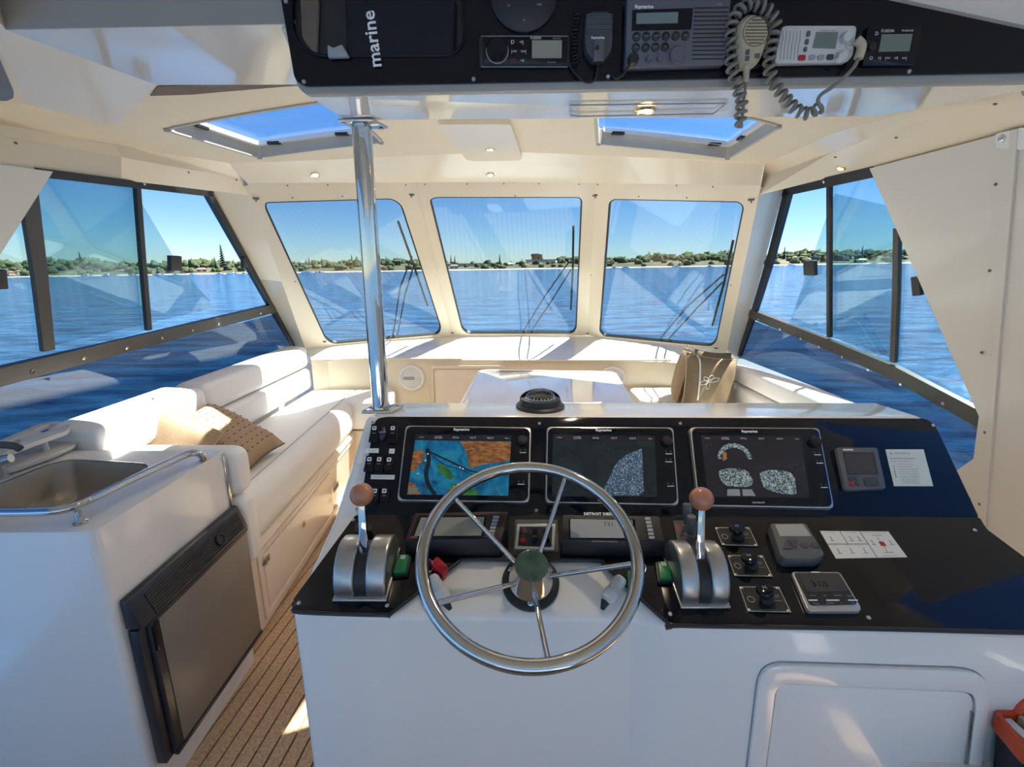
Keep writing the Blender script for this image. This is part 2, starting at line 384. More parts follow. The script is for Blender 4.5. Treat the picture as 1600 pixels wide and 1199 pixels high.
# deck: dark caulk bed with planks laid on it
fb = MB(); fb.box(-2.0, 2.0, -1.2, 4.0, -0.06, -0.012)
floor = struct(build('floor', fb, 'caulk'))
def floor_x(x, y, Y): q = onZ(x, y, 0.0); d = Vector((0.07, 1, 0)); return q.x + (Y - q.y) * d.x
xs0 = onZ(286, 1199, 0.0); xs1 = onZ(447, 979, 0.0)
slope = (xs1.x - xs0.x) / (xs1.y - xs0.y)
pl_w = 0.0535
plank_me = None
for k in range(-17, 60):
    xa = xs0.x + (0.9 - xs0.y) * slope + k * pl_w
    g = 0.0035
    m_ = MB(); y0, y1 = -0.4, 3.6
    m_.add([(xa + g + (y0 - .9) * slope, y0, -0.012), (xa + pl_w - g + (y0 - .9) * slope, y0, -0.012), (xa + pl_w - g + (y1 - .9) * slope, y1, -0.012), (xa + g + (y1 - .9) * slope, y1, -0.012),
            (xa + g + (y0 - .9) * slope, y0, 0), (xa + pl_w - g + (y0 - .9) * slope, y0, 0), (xa + pl_w - g + (y1 - .9) * slope, y1, 0), (xa + g + (y1 - .9) * slope, y1, 0)],
           [(0, 3, 2, 1), (4, 5, 6, 7), (0, 1, 5, 4), (1, 2, 6, 5), (2, 3, 7, 6), (3, 0, 4, 7)])
    if xa > 1.85: break
    build('plank', m_, 'cork', floor)
# unseen white aft deck, added to bounce sunlight in behind the helm
ad = MB(); ad.box(-2.05, 2.05, -5.5, -1.2, -0.06, 0.0); aft = struct(build('floor_aft_bounce', ad, 'white'), 'unseen white aft deck added to bounce sunlight')

# ceiling with camber, two hatch openings
HL = [(254, 201), (404, 246), (599, 222), (531, 154)]
HR = [(932, 224), (1139, 247), (1222, 196), (927, 130)]
FRONT = [(357, 255), (420, 253.5), (505, 250), (590, 246), (680, 242), (760, 238.5), (817, 238), (900, 241.5), (1000, 246), (1100, 251), (1194, 257)]
def hatch_outline(L):
    q = [onC(x, y) for x, y in L]; q = [(p.x, p.y) for p in q]
    return rnd(q, 0.05, 3)
hl2, hr2 = hatch_outline(HL), hatch_outline(HR)
cfront = [onC(x, y) for x, y in FRONT]
Aaft_l, Aaft_r = onC(0, 195), onC(1593, 138)
ctop = [(-1.95, -3.0), (2.06, -3.0), (2.06, 0.95)] + [(p.x, p.y) for p in (onC(1900, 66), onC(1593, 138), onC(1430, 173), onC(1300, 209))] + [(p.x, p.y) for p in reversed(cfront)] + [(p.x, p.y) for p in (onC(180, 226), onC(0, 195), onC(-260, 151))]
def cambered(mb):
    bm = bmesh.new(); vs = [bm.verts.new(q) for q in mb.v]
    for f in mb.f:
        try: bm.faces.new([vs[i] for i in f])
        except ValueError: pass
    bmesh.ops.remove_doubles(bm, verts=bm.verts[:], dist=1e-6)
    for k in range(-9, 10):
        bmesh.ops.bisect_plane(bm, geom=bm.verts[:] + bm.edges[:] + bm.faces[:], plane_co=(k * 0.2, 0, 0), plane_no=(1, 0, 0))
    bm.verts.index_update(); r = MB(); r.v = [Vector((v.co.x, v.co.y, v.co.z + zceil(v.co.x))) for v in bm.verts]; r.f = [tuple(v.index for v in f.verts) for f in bm.faces]; bm.free(); return r
cm = MB(); cm.plate(ctop, [hl2, hr2], 0.0, 0.045)
ceiling = struct(build('ceiling', cambered(cm), 'liner', smooth=20))
# shallow raised panel in the middle of the ceiling
pm = [onC(x, y) for x, y in [(684, 186), (728, 243), (740, 246), (808, 246), (816, 241), (798, 186)]]
pmb = MB(); pmb.prism(rnd([(p.x, p.y) for p in pm], 0.02, 3), -0.022, 0.0)
build('centre_panel', cambered(pmb), 'cream', ceiling, smooth=20)

# header above the windscreen, between ceiling edge and windscreen top
def strip(name, A, B, m, parent=None, th=0.02, back=(0, 0.0, 0.02), smooth=20):
    mb = MB(); n = len(A)
    mb.add(list(A) + list(B), [(i, i + 1, n + i + 1, n + i) for i in range(n - 1)])
    bk = Vector(back); mb.add([q + bk for q in A] + [q + bk for q in B], [(n + i, n + i + 1, i + 1, i) for i in range(n - 1)])
    return build(name, mb, m, parent, fix=False, smooth=smooth)
def wtop(x, y):          # a point of the windscreen top line on its facet
    return FL.wp(x, y) if x < 650 else (FC.wp(x, y) if x < 930 else FR.wp(x, y))
TOP = [(386, 286), (430, 286), (520, 285.5), (600, 285.5), (648, 285), (700, 285), (790, 285), (880, 285.5), (932, 286), (1000, 287), (1100, 288.5), (1188, 290)]
wall_front = bpy.data.objects.new('wall_front', None); COL.objects.link(wall_front); place(wall_front, None, Matrix.Translation((0, 3.7, 1.0))); struct(wall_front, 'cream windscreen surround with three openings')
tp = [wtop(x, y) for x, y in TOP]
def resample(P, n):
    L = [0]
    for i in range(1, len(P)): L.append(L[-1] + (P[i] - P[i - 1]).length)
    out = []
    for k in range(n):
        s_ = L[-1] * k / (n - 1); i = max(j for j in range(len(L)) if L[j] <= s_ + 1e-9); i = min(i, len(P) - 2)
        out.append(P[i].lerp(P[i + 1], (s_ - L[i]) / max(1e-9, L[i + 1] - L[i])))
    return out
strip('header', resample(cfront, 24), resample(tp, 24), 'cream', wall_front, back=(0, 0.03, 0.03))
# facets of the windscreen surround, each with a rounded opening
WIN = {
 'L': (FL, [(386, 286), (650, 285), (708, 530), (600, 536), (478, 548)], [(414, 316), (613, 310), (628, 320), (690, 512), (686, 523), (520, 538), (508, 530), (414, 326)]),
 'C': (FC, [(650, 285), (930, 285.5), (918, 530), (708, 530)], [(671, 312), (680, 308), (905, 308), (910, 313), (901, 514), (895, 522), (730, 522), (721, 514)]),
 'R': (FR, [(930, 285.5), (1189, 290), (1134, 556), (1020, 540), (918, 530)], [(951, 317), (958, 311), (1155, 315), (1163, 323), (1120, 533), (1112, 542), (943, 526), (936, 518)]),
}
SILLH = {}
wnum = 1
for key in 'LCR':
    F_, outer, hole = WIN[key]
    ho = rnd(F_.pts(hole), 0.05, 4); SILLH[key] = ho
    mb = MB(); mb.plate(F_.pts(outer), [ho], -0.035, 0.0)
    build('surround', mb, 'cream', wall_front, F_, smooth=25)
    w = bpy.data.objects.new('window_%d' % wnum, None); COL.objects.link(w); place(w, None, Matrix.Translation(F_.o)); struct(w, {'L': 'left windscreen pane', 'C': 'centre windscreen pane', 'R': 'right windscreen pane'}[key]); wnum += 1
    g = MB(); g.prism(inset(ho, 0.002), -0.022, -0.016); build('pane', g, 'glass_f', w, F_, smooth=0)
    gk = MB(); gk.plate(inset(ho, -0.0015), [inset(ho, 0.0085)], -0.028, -0.004); build('gasket', gk, 'railb', w, F_)
# screws along the header line and on the mullions, curtain studs at the corners of the panes
screw_mb = MB(); screw_mb.lathe([(0.0045, 0), (0.0045, 0.002), (0.003, 0.0035)], n=8)
dark_screw = build('screw', screw_mb, 'tan', wall_front, FC.sub(0, 0, 0))
first = True
for x, y in [(449, 290), (512, 289), (634, 289), (664, 288), (730, 287.5), (787, 287), (842, 287), (905, 288), (934, 288.5), (1057, 290), (1114, 292), (457, 309), (535, 307), (805, 306), (998, 307), (1073, 309), (461, 440), (680, 429), (923, 430), (1142, 446)]:
    F_ = FL if x < 650 else (FC if x < 930 else FR); l = F_.px(x, y); Mx = F_.sub(l.x, l.y, 0.0).M
    if first: place(dark_screw, wall_front, Mx); first = False
    else: copy_obj(dark_screw, wall_front, Mx)
st = MB(); st.box(-0.017, 0.017, 0.001, 0.009, 0, 0.008); st.box(-0.004, 0.004, -0.014, 0.002, 0, 0.006)
stud = None
for x, y in [(400, 311), (643, 305), (930, 306), (1174, 313), (507, 534), (707, 520), (918, 521), (1119, 544)]:
    F_ = FL if x < 648 else (FC if x < 929 else FR); l = F_.px(x, y); Mx = F_.sub(l.x, l.y, 0.0).M
    if y > 400: Mx = Mx @ Matrix.Diagonal((0.7, 0.55, 1, 1))
    if stud is None: stud = build('curtain_stud', st, 'tan', wall_front); place(stud, wall_front, Mx)
    else: copy_obj(stud, wall_front, Mx)

# ------------------------------------------------------------------ side walls: header panels, corner posts, aft panels
def side(name, lab, S, A, B, Cc, fold, edge, aftpoly, sgn):
    e = bpy.data.objects.new(name, None); COL.objects.link(e); place(e, None, Matrix.Translation((sgn * 1.9, 2.5, 0.9))); struct(e, lab)
    strip('soffit', A, B, 'cream', e, back=(sgn * 0.03, 0, 0.03)); strip('header_panel', B, Cc, 'cream', e, back=(sgn * 0.03, 0, 0.02))
    strip('corner_post', fold, edge, 'cream', e, back=(sgn * 0.02, 0.04, 0))
    mb = MB(); mb.prism(S.pts(aftpoly), -0.03, 0.020); build('aft_panel', mb, 'panel', e, S, smooth=20)
    return e
A_l = [onC(-260, 151), onC(0, 195), onC(180, 226), onC(357, 255)]
B_l = [onX(-260, 165, -2.0), onX(0, 212, -1.825), onX(190, 246, -1.675), onX(379, 280, -1.53)]
C_l = [SL.wp(-260, 224), SL.wp(0, 257), SL.wp(190, 281.5), FL.wp(388, 305)]
wall_left = side('wall_left', 'cream left side with header panel and corner post', SL, A_l, B_l, C_l,
     [FL.wp(387, 290), FL.wp(400, 325), FL.wp(440, 440), FL.wp(478, 548)], [SL.wp(331, 298), SL.wp(346, 328), SL.wp(403, 436), SL.wp(462, 545)],
     [(-260, 224), (75, 267), (0, 384), (-260, 790)], -1)
A_r = [onC(1194, 257), onC(1300, 209), onC(1430, 173), onC(1593, 138), onC(1900, 66)]
B_r = [onX(1187, 279, 1.42), onX(1300, 238, 1.48), onX(1430, 192, 1.53), onX(1598, 150, 1.56), onX(1900, 80, 1.60)]
C_r = [FR.wp(1186, 305), SR.wp(1290, 279), SR.wp(1365, 262), SR.wp(1567, 209), SR.wp(1900, 122)]
wall_right = side('wall_right', 'cream right side with header, corner post and tall aft panel', SR, A_r, B_r, C_r,
     [FR.wp(1188, 292), FR.wp(1180, 330), FR.wp(1157, 440), FR.wp(1134, 556)], [SR.wp(1226, 295), SR.wp(1216, 330), SR.wp(1186, 440), SR.wp(1152, 562)],
     [(1365, 262), (1567, 209), (2000, 100), (2000, 1500), (1475, 1150), (1500, 735), (1557, 695)], 1)
for e, q4, off in ((wall_left, (cfront[0], tp[0], C_l[-1], B_l[-1]), Vector((-.006, .008, .004))), (wall_right, (cfront[-1], tp[-1], C_r[0], B_r[0]), Vector((.006, .008, .004)))):
    mb = MB(); c_ = sum(q4, Vector()) / 4; q5 = [c_ + (q - c_) * 1.25 + off for q in q4]; mb.add(q5 + [q + off * 2 for q in q5], [(0, 1, 2, 3), (7, 6, 5, 4), (0, 4, 5, 1), (1, 5, 6, 2), (2, 6, 7, 3), (3, 7, 4, 0)]); build('corner_fillet', mb, 'cream', e)
# seam of the right aft panel, a raised vertical batten, its screws and the clear flap at the top
bt = MB(); P_ = [SR.px(1597, 200), SR.px(1566, 540), SR.px(1543, 840)]
for a, b in zip(P_[:-1], P_[1:]):
    d = (b - a).normalized(); nrm = Vector((-d.y, d.x)) * 0.012
    bt.prism([a + nrm, a - nrm, b - nrm, b + nrm], 0.020, 0.029)
build('batten', bt, 'panel', wall_right, SR)
bp2 = MB(); bp2.prism(SR.pts([(1569, 212), (1597, 200), (1543, 840), (1518, 800), (1550, 560)]), 0.019, 0.024); build('edge_strip', bp2, 'panel', wall_right, SR)
for x, y in [(1566, 286), (1585, 285), (1556, 421), (1573, 422), (1543, 549), (1560, 553), (1531, 667), (1548, 674), (1523, 777), (1539, 786)]:
    l = SR.px(x, y); copy_obj(dark_screw, wall_right, SR.sub(l.x, l.y, 0.024).M @ Matrix.Diagonal((1.3, 1.3, 1, 1)))
for x, y in [(1195, 282), (1239, 267), (1306, 244), (1401, 213), (1556, 160)]:
    a, b = Vector(B_r[1]), Vector(C_r[2]); Fh = frame3(B_r[0], B_r[3], C_r[2]); l = Fh.px(x, y); copy_obj(dark_screw, wall_right, Fh.sub(l.x, l.y, 0.004).M @ Matrix.Diagonal((1.3, 1.3, 1, 1)))
Fh = frame3(B_l[1], B_l[3], C_l[1])
for x, y in [(23, 226), (190, 253), (293, 271), (368, 283)]:
    l = Fh.px(x, y); copy_obj(dark_screw, wall_left, Fh.sub(l.x, l.y, 0.008).M @ Matrix.Diagonal((1.3, 1.3, 1, 1)))
mb = MB(); mb.prism(rnd(SR.pts([(1566, 207), (1612, 196), (1612, 232), (1568, 229)]), .01), 0.024, 0.027); fp = build('clear_flap', mb, 'white', wall_right, SR)
l = SR.px(1577, 214); mb = MB(); mb.lathe([(.013, 0), (.011, .004), (.005, .005)], n=14); build('press_stud', mb, 'steel', fp, SR.sub(l.x, l.y, .027))
mb = MB(); mb.box(1.99, 2.03, -2.9, 1.25, 0.0, 1.35); build('side_light_blocker', mb, 'panel', wall_right)  # unseen panel added to cut sky reflections and side light on the console
# hull liner below the side glass (behind the seats)
for e, S, L in ((wall_left, SL, [(-300, 790), (-300, 1100), (459, 700), (470, 560), (330, 600), (200, 660), (100, 712)]), (wall_right, SR, [(1140, 562), (1230, 610), (1330, 660), (1420, 720), (1475, 800), (1475, 1200), (1140, 700)])):
    mb = MB(); mb.prism(S.pts(L), -0.03, -0.004); build('liner_panel', mb, 'white', e, S)

# ------------------------------------------------------------------ side windows
def rail(F_, P, widths, w0, w1):
    """a flat bar along a pixel polyline with given half widths in metres"""
    mb = MB(); q = [F_.px(x, y) for x, y in P]; n = len(q); L, R = [], []
    for i in range(n):
        t = (q[min(i + 1, n - 1)] - q[max(i - 1, 0)]).normalized(); nn = Vector((-t.y, t.x)) * widths[i]
        L.append(q[i] + nn); R.append(q[i] - nn)
    mb.prism(L + R[::-1], w0, w1); return mb
def side_window(no, lab, S, spec):
    w = bpy.data.objects.new('window_%d' % no, None); COL.objects.link(w); place(w, None, Matrix.Translation(S.o)); struct(w, lab)
    for nm, P, hw, w0, w1, m in spec['rails']:
        build(nm, rail(S, P, hw, w0, w1), m, w, S, bevel=0.002, seg=1)
    for nm, P, wd, m in spec['panes']:
        g = MB(); g.prism(S.pts(P), wd, wd + 0.005); build(nm, g, m, w, S, smooth=0)
    sm = MB(); sm.lathe([(0.009, 0), (0.009, 0.002), (0.005, 0.005)], n=10); sc = None
    for x, y in spec['screws']:
        l = S.px(x, y); Mx = S.sub(l.x, l.y, spec['sw']).M
        if sc is None: sc = build('screw', sm, 'steel', w); place(sc, w, Mx)
        else: copy_obj(sc, w, Mx)
    for x0, y0, x1, y1, wd in spec['latches']:
        a, b = S.px(x0, y1), S.px(x1, y0); g = MB(); u0, u1 = sorted((a.x, b.x)); v0, v1 = sorted((a.y, b.y)); g.prism(rrect(u0, v0, u1, v1, .004), wd, wd + 0.022); build('latch', g, 'blackm', w, S, bevel=0.002)
    return w
side_window(4, 'left side sliding window', SL, dict(
    rails=[('top_rail', [(55, 269), (331, 303)], [.016, .016], -0.02, 0.012, 'railb'), ('front_rail', [(323, 298), (420, 472), (460, 543)], [.022, .020, .012], -0.02, 0.012, 'railb'),
           ('mullion', [(44, 300), (62, 430), (75, 548)], [.032, .027, .024], -0.012, 0.008, 'alu'), ('slider_stile', [(214, 293), (222, 400), (232, 516)], [.014, .014, .014], -0.012, 0.010, 'railb'),
           ('lower_rail', [(-120, 618), (0, 588), (210, 536), (430, 481)], [.038, .036, .033, .033], -0.016, 0.014, 'alu')],
    panes=[('pane', [(-120, 500), (70, 268), (222, 288), (232, 518), (0, 575), (-120, 605)], -0.016, 'glass_s'), ('sliding_pane', [(60, 276), (215, 293), (285, 412), (344, 482), (80, 545)], -0.034, 'glass_s'),
           ('lower_pane', [(-120, 630), (0, 602), (428, 492), (462, 545), (420, 620), (300, 690), (-120, 900)], -0.008, 'glass_l')],
    screws=[(46, 580), (127, 559), (194, 543), (249, 528), (297, 516), (338, 506), (404, 489), (221, 286)], sw=0.014,
    latches=[(269, 401, 286, 424, -0.028), (374, 401, 382, 418, 0.006), (-14, 421, 6, 452, -0.01)]))
side_window(5, 'right side sliding window', SR, dict(
    rails=[('top_rail', [(1224, 300), (1366, 268)], [.026, .026], -0.02, 0.012, 'railb'), ('front_rail', [(1232, 297), (1205, 400), (1180, 482), (1155, 556)], [.026, .026, .022, .012], -0.02, 0.012, 'railb'),
           ('mullion', [(1402, 355), (1400, 460), (1396, 566)], [.016, .016, .015], -0.012, 0.008, 'alu'), ('slider_stile', [(1296, 292), (1296, 400), (1296, 527)], [.0125, .0125, .0125], -0.012, 0.010, 'railb'),
           ('aft_stile', [(1431, 432), (1434, 462)], [.02, .02], -0.012, 0.008, 'railb'), ('lower_rail', [(1172, 489), (1295, 538), (1400, 583), (1562, 670)], [.033, .033, .036, .038], -0.016, 0.014, 'alu')],
    panes=[('pane', [(1296, 290), (1366, 268), (1440, 420), (1528, 640), (1400, 572), (1296, 527)], -0.016, 'glass_s'), ('sliding_pane', [(1296, 305), (1402, 330), (1396, 566), (1228, 505), (1256, 420)], -0.034, 'glass_s'),
           ('lower_pane', [(1172, 500), (1296, 548), (1400, 593), (1530, 660), (1557, 695), (1500, 735), (1475, 850), (1300, 720), (1153, 562)], -0.008, 'glass_l')],
    screws=[(1188, 499), (1222, 514), (1254, 528), (1283, 541), (1319, 557), (1361, 577), (1412, 600), (1478, 630), (1291, 283)], sw=0.014,
    latches=[(1254, 408, 1270, 431, -0.028), (1200, 408, 1207, 420, 0.006)]))

# ------------------------------------------------------------------ dash below the windscreen
DB = [FL.wp(478, 546), FL.wp(515, 541), FL.wp(600, 533), FL.wp(705, 526), FC.wp(810, 525), FR.wp(920, 526), FR.wp(1020, 535), FR.wp(1120, 545), FR.wp(1140, 552)]
YD = 3.68
def dfront(x, y): return onY(x, y, YD if 560 < x < 1100 else YD - 0.02)
DM = [onY(484, 556, 3.66), onY(512, 553, 3.70), onY(600, 553, 3.78), onY(705, 553, 3.82), onY(810, 553.5, 3.83), onY(915, 554, 3.82), onY(1020, 557, 3.78), onY(1110, 562, 3.68), onY(1150, 570, 3.58)]
DF = [onY(486, 562, 3.60), onY(512, 562, YD - .03), onY(600, 562, YD), onY(705, 562.5, YD), onY(810, 563, YD), onY(915, 564, YD), onY(1020, 566, YD), onY(1110, 569, YD - .03), onY(1158, 574, 3.52)]
DG = [Vector((p.x, p.y - 0.004, 0.0)) for p in DF]
dash = bpy.data.objects.new('trim_1', None); COL.objects.link(dash); place(dash, None, Matrix.Translation((0, YD, 0))); struct(dash, 'cream dash shelf below the windscreen')
strip('shelf', resample(DB, 40), resample(DM, 40), 'white', dash, back=(0, 0, -0.01)); strip('shelf_edge', resample(DM, 40), resample(DF, 40), 'white', dash, back=(0, 0, -0.01))
strip('front_face', DF, DG, 'cream', dash, back=(0, 0.02, 0))
FD = Frame((0, YD - 0.004, 0.8), (1, 0, 0), (0, 0, 1))
for x0, x1, y0, y1 in [(521, 722, 558, 561), (785, 1048, 560, 563.5)]:
    a, b = onY(x0, y1, YD - .002), onY(x1, y0, YD - .002); mb = MB(); mb.box(a.x, b.x, YD - 0.02, YD + 0.01, a.z - 0.004, a.z + 0.008); build('shelf_lip', mb, 'cream', dash, bevel=0.003)
lk = MB(); ua, ub = FD.px(676, 640), FD.px(790, 571); lk.plate(rrect(ua.x, ua.y - .1, ub.x, ub.y, .025), [rrect(ua.x + .022, ua.y - .08, ub.x - .02, ub.y - .03, .02)], 0, 0.012); build('locker_frame', lk, 'cream', dash, FD, bevel=0.003)
lk = MB(); lk.prism(rrect(ua.x + .025, ua.y - .075, ub.x - .023, ub.y - .033, .018), 0, 0.006); build('locker_door', lk, 'beige', dash, FD)

# round flush loudspeaker on the dash face (and its twin behind the table)
def dash_speaker(x, y, lab):
    l = FD.px(x, y); S = FD.sub(l.x, l.y, 0.0); t = thing('loudspeaker', S.o, lab, 'speaker', 'loudspeakers in the dash face')
    R_ = 0.105
    m_ = MB(); m_.lathe([(R_, 0), (R_, 0.008), (R_ * .94, 0.013), (R_ * .78, 0.011), (R_ * .76, 0.004)], n=32); build('rim', m_, 'white', t, S)
    m_ = MB(); m_.lathe([(R_ * .76, 0.0), (R_ * .76, 0.003)], n=28); build('cone', m_, 'rubber', t, S)
    for k in range(-4, 5):
        hh = k * R_ * .165; ww = math.sqrt(max(0.001, (R_ * .74) ** 2 - hh * hh))
        m_ = MB(); m_.box(-ww, ww, hh - .0045, hh + .0045, 0.003, 0.009); build('slat', m_, 'white', t, S)
    m_ = MB(); m_.prism(rrect(-R_ * .62, -R_ * .13, R_ * .25, R_ * .13, R_ * .12), 0.009, 0.012); build('badge', m_, 'gprint', t, S)
    return t
dash_speaker(643, 591, 'round white slatted loudspeaker beside the steel pole')
dash_speaker(957, 592, 'round white loudspeaker half hidden behind the white table')

# ------------------------------------------------------------------ roof hatches
def roof_hatch(lab, L, out2, latches):
    q = [onC(x, y) for x, y in L]; c0 = sum(q, Vector()) / len(q)
    t = thing('roof_hatch', (c0.x, c0.y, c0.z), lab, 'hatch', 'roof hatches')
    def ring(d0, d1, w0, w1): m_ = MB(); m_.plate(inset(out2, d0), [inset(out2, d1)], w0, w1); return cambered(m_)
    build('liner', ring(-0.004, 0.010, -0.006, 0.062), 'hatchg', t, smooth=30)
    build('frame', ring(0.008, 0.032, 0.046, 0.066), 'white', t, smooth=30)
    g = MB(); g.prism(inset(out2, 0.012), 0.068, 0.074); build('pane', cambered(g), 'glass_h', t, smooth=0)
    n = len(q); 
    for i, f, dz in latches:          # black latch blocks on the frame
        a, b = q[i], q[(i + 1) % n]; p = a.lerp(b, f); d = (b - a); d.z = 0; d.normalize(); inn = (c0 - p); inn.z = 0; inn = (inn - d * inn.dot(d)).normalized()
        m_ = MB(); F_ = Frame(p + inn * 0.024 + Vector((0, 0, zceil(p.x) - p.z + 0.050)), d, inn); m_.prism(rrect(-.034, -.009, .034, .009, .003), -0.006, 0.008); build('latch', m_, 'blackm', t, F_, bevel=.003)
    for i in range(n):                # little corner fittings at the liner's lower edge
        p = q[i].lerp(c0, 0.03); m_ = MB(); m_.lathe([(0.011, -.012), (0.013, -.006), (0.009, 0.004)], p, n=10); build('corner_stop', m_, 'gprint', t)
    return t
roof_hatch('open roof hatch with blue sky left of the steel pole', HL, hl2, [(0, .32, 0), (1, .16, 0), (1, .7, 0)])
roof_hatch('roof hatch showing blue sky behind the hanging coiled cord', HR, hr2, [(0, .14, 0), (0, .86, 0), (1, .35, 0)])

# ------------------------------------------------------------------ recessed lamps
def downlight(F_, lab, r=0.021):
    t = thing('downlight', F_.o, lab, 'lamp', 'small recessed lamps overhead')
    m_ = MB(); m_.lathe([(r, 0), (r, 0.003), (r * .86, 0.007), (r * .66, 0.004)], n=24); build('ring', m_, 'brass', t, F_)
    m_ = MB(); m_.lathe([(r * .66, 0.0), (r * .66, 0.004), (r * .4, 0.006)], n=20); build('lens', m_, 'lamp', t, F_)
    ld = bpy.data.lights.new('lamp_light', 'SPOT'); ld.energy = 5.0; ld.color = (1.0, 0.80, 0.55); ld.spot_size = 2.4; ld.spot_blend = 0.6; ld.shadow_soft_size = r * .6
    lo = bpy.data.objects.new('lamp_light', ld); COL.objects.link(lo); place(lo, t, F_.sub(0, 0, 0.012).M @ Matrix.Rotation(math.pi, 4, 'X'))
    return t
def header_frame(i): a = resample(cfront, 24); b = resample(tp, 24); return frame3(a[i], a[i + 1], b[i])
for x, y, i, lab in [(492, 273, 3, 'lit round lamp in the header left of the steel pole'), (766, 273, 11, 'lit round lamp in the header above the centre pane'), (1041, 274, 18, 'lit round lamp in the header above the right pane')]:
    best = None
    F_ = header_frame(i); l = F_.px(x, y); downlight(F_.sub(l.x, l.y, 0.001), lab, 0.026)
Fq = frame3(B_r[1], C_r[1], C_r[2]); l = Fq.px(1314, 262); downlight(Fq.sub(l.x, l.y, 0.002), 'lit round lamp above the right side window', 0.022)
q = onC(766, 226); downlight(Frame((q.x, q.y, q.z - 0.022), (1, 0, 0), (0, -1, 0)), 'lit round lamp in the raised centre panel of the ceiling', 0.026)

# ------------------------------------------------------------------ overhead console
YB = 1.117                                              # its face
FB = Frame((0, YB, 2.05), (1, 0, 0), (0, 0, 1))
def bx(x, y, w=0.0): return FB.px(x, y, w)
YBK = 1.30
oh = thing('overhead_console', (0.33, 1.2, 1.98), 'long cream overhead box with black instrument fascia', 'overhead console')
zl, zr = onY(485, 152, YB).z, onY(1600, 133, YB).z
xl = onY(485, 152, YB).x; xr = 1.16; zr2 = zl + (zr - zl) * (xr - xl) / (onY(1600, 133, YB).x - xl)
xlt = onY(440, 0, YB).x - 0.015
bk_l = onZ(540, 189, zl - .002); bk_r = onZ(1366, 180, zr)
# pan: box with rounded lower front edge
b_ = MB()
top = 2.26
fr_ = [(xl, YB, zl), (xr, YB, zr2), (xr, YB, top), (xlt - .05, YB, top)]
bkv = [(bk_l.x, bk_l.y, zl), (bk_r.x + .02, bk_r.y + .02, zr2 + .002), (1.5, 1.62, top), (bk_l.x, bk_l.y, top)]
b_.add(fr_ + bkv, [(0, 1, 2, 3), (4, 7, 6, 5), (0, 4, 5, 1), (1, 5, 6, 2), (3, 2, 6, 7), (0, 3, 7, 4)])
obox = build('housing', b_, 'shiny', oh)
# grey-cream lip that frames the fascia
lip_out = [bx(430, -60), bx(470, 140), bx(483, 153), bx(900, 146), bx(1605, 133), bx(1720, 131), bx(1720, 40), bx(1605, 50), bx(1330, -9), bx(1180, -60)]
fas = [bx(440, -45), bx(469, 128), bx(474, 136), bx(485, 142), bx(900, 134), bx(1595, 121), bx(1700, 119), bx(1700, 82), bx(1605, 62), bx(1320, 1), bx(1100, -45)]
m_ = MB(); m_.prism(rnd(lip_out, .012), 0.0, 0.020); build('lip', m_, 'boxtrim', oh, FB, bevel=.004)
# cubby opening outline
cub = rnd([bx(468, -6), bx(468, 68), bx(500, 96), bx(706, 95), bx(726, 80), bx(724, -6)], .028, 5)
m_ = MB(); m_.plate(rnd(fas, .012, 4), [cub], 0.0205, 0.028); build('fascia', m_, 'black', oh, FB, smooth=25)
m_ = MB(); m_.plate(inset(cub, -0.0045), [inset(cub, 0.001)], 0.028, 0.0335); build('cubby_rim', m_, 'black', oh, FB, bevel=.001)
m_ = MB(); m_.prism(inset(cub, -.002), 0.0202, 0.0206); build('cubby_back', m_, 'blackm', oh, FB)
Fp = FB.sub(0, 0, 0.028)
fs = MB(); fs.lathe([(0.0042, 0), (0.0042, 0.0015), (0.003, 0.003), (0.0015, 0.003), (0.0012, 0.0018)], n=12); fscrew = None
def screws(parent, F_, L, w):
    global fscrew
    for x, y in L:
        l = F_.px(x, y, w); Mx = F_.sub(l.x, l.y, w).M
        if fscrew is None: fscrew = build('screw', fs, 'silver', parent); place(fscrew, parent, Mx)
        else: copy_obj(fscrew, parent, Mx)
screws(oh, FB, [(447, 2), (475, 128), (740, 124), (950, 120), (1176, 2), (1420, 112)], 0.028)
# access panel under the box with its lamp
bpa = onY(485, 152, YB); 
def under(x, y):
    z = zl
    for _ in range(6): q = onZ(x, y, z - .001); z = zl + (zr - zl) * (q.x - xl) / 1.5
    return q
FU = frame3(under(600, 170), under(1200, 170), under(900, 185))
hp = FU.pts([(890, 163), (890, 179), (905, 181), (1115, 177), (1136, 160)]); m_ = MB(); m_.plate(rnd(hp, .006, 3), [inset(rnd(hp, .006, 3), .0018)], 0.0, 0.003); build('panel_edge', m_, 'gprint', oh, FU)
l = FU.px(1008, 170); downlight(FU.sub(l.x, l.y, 0.001), 'lit oval lamp under the black overhead console', 0.026)

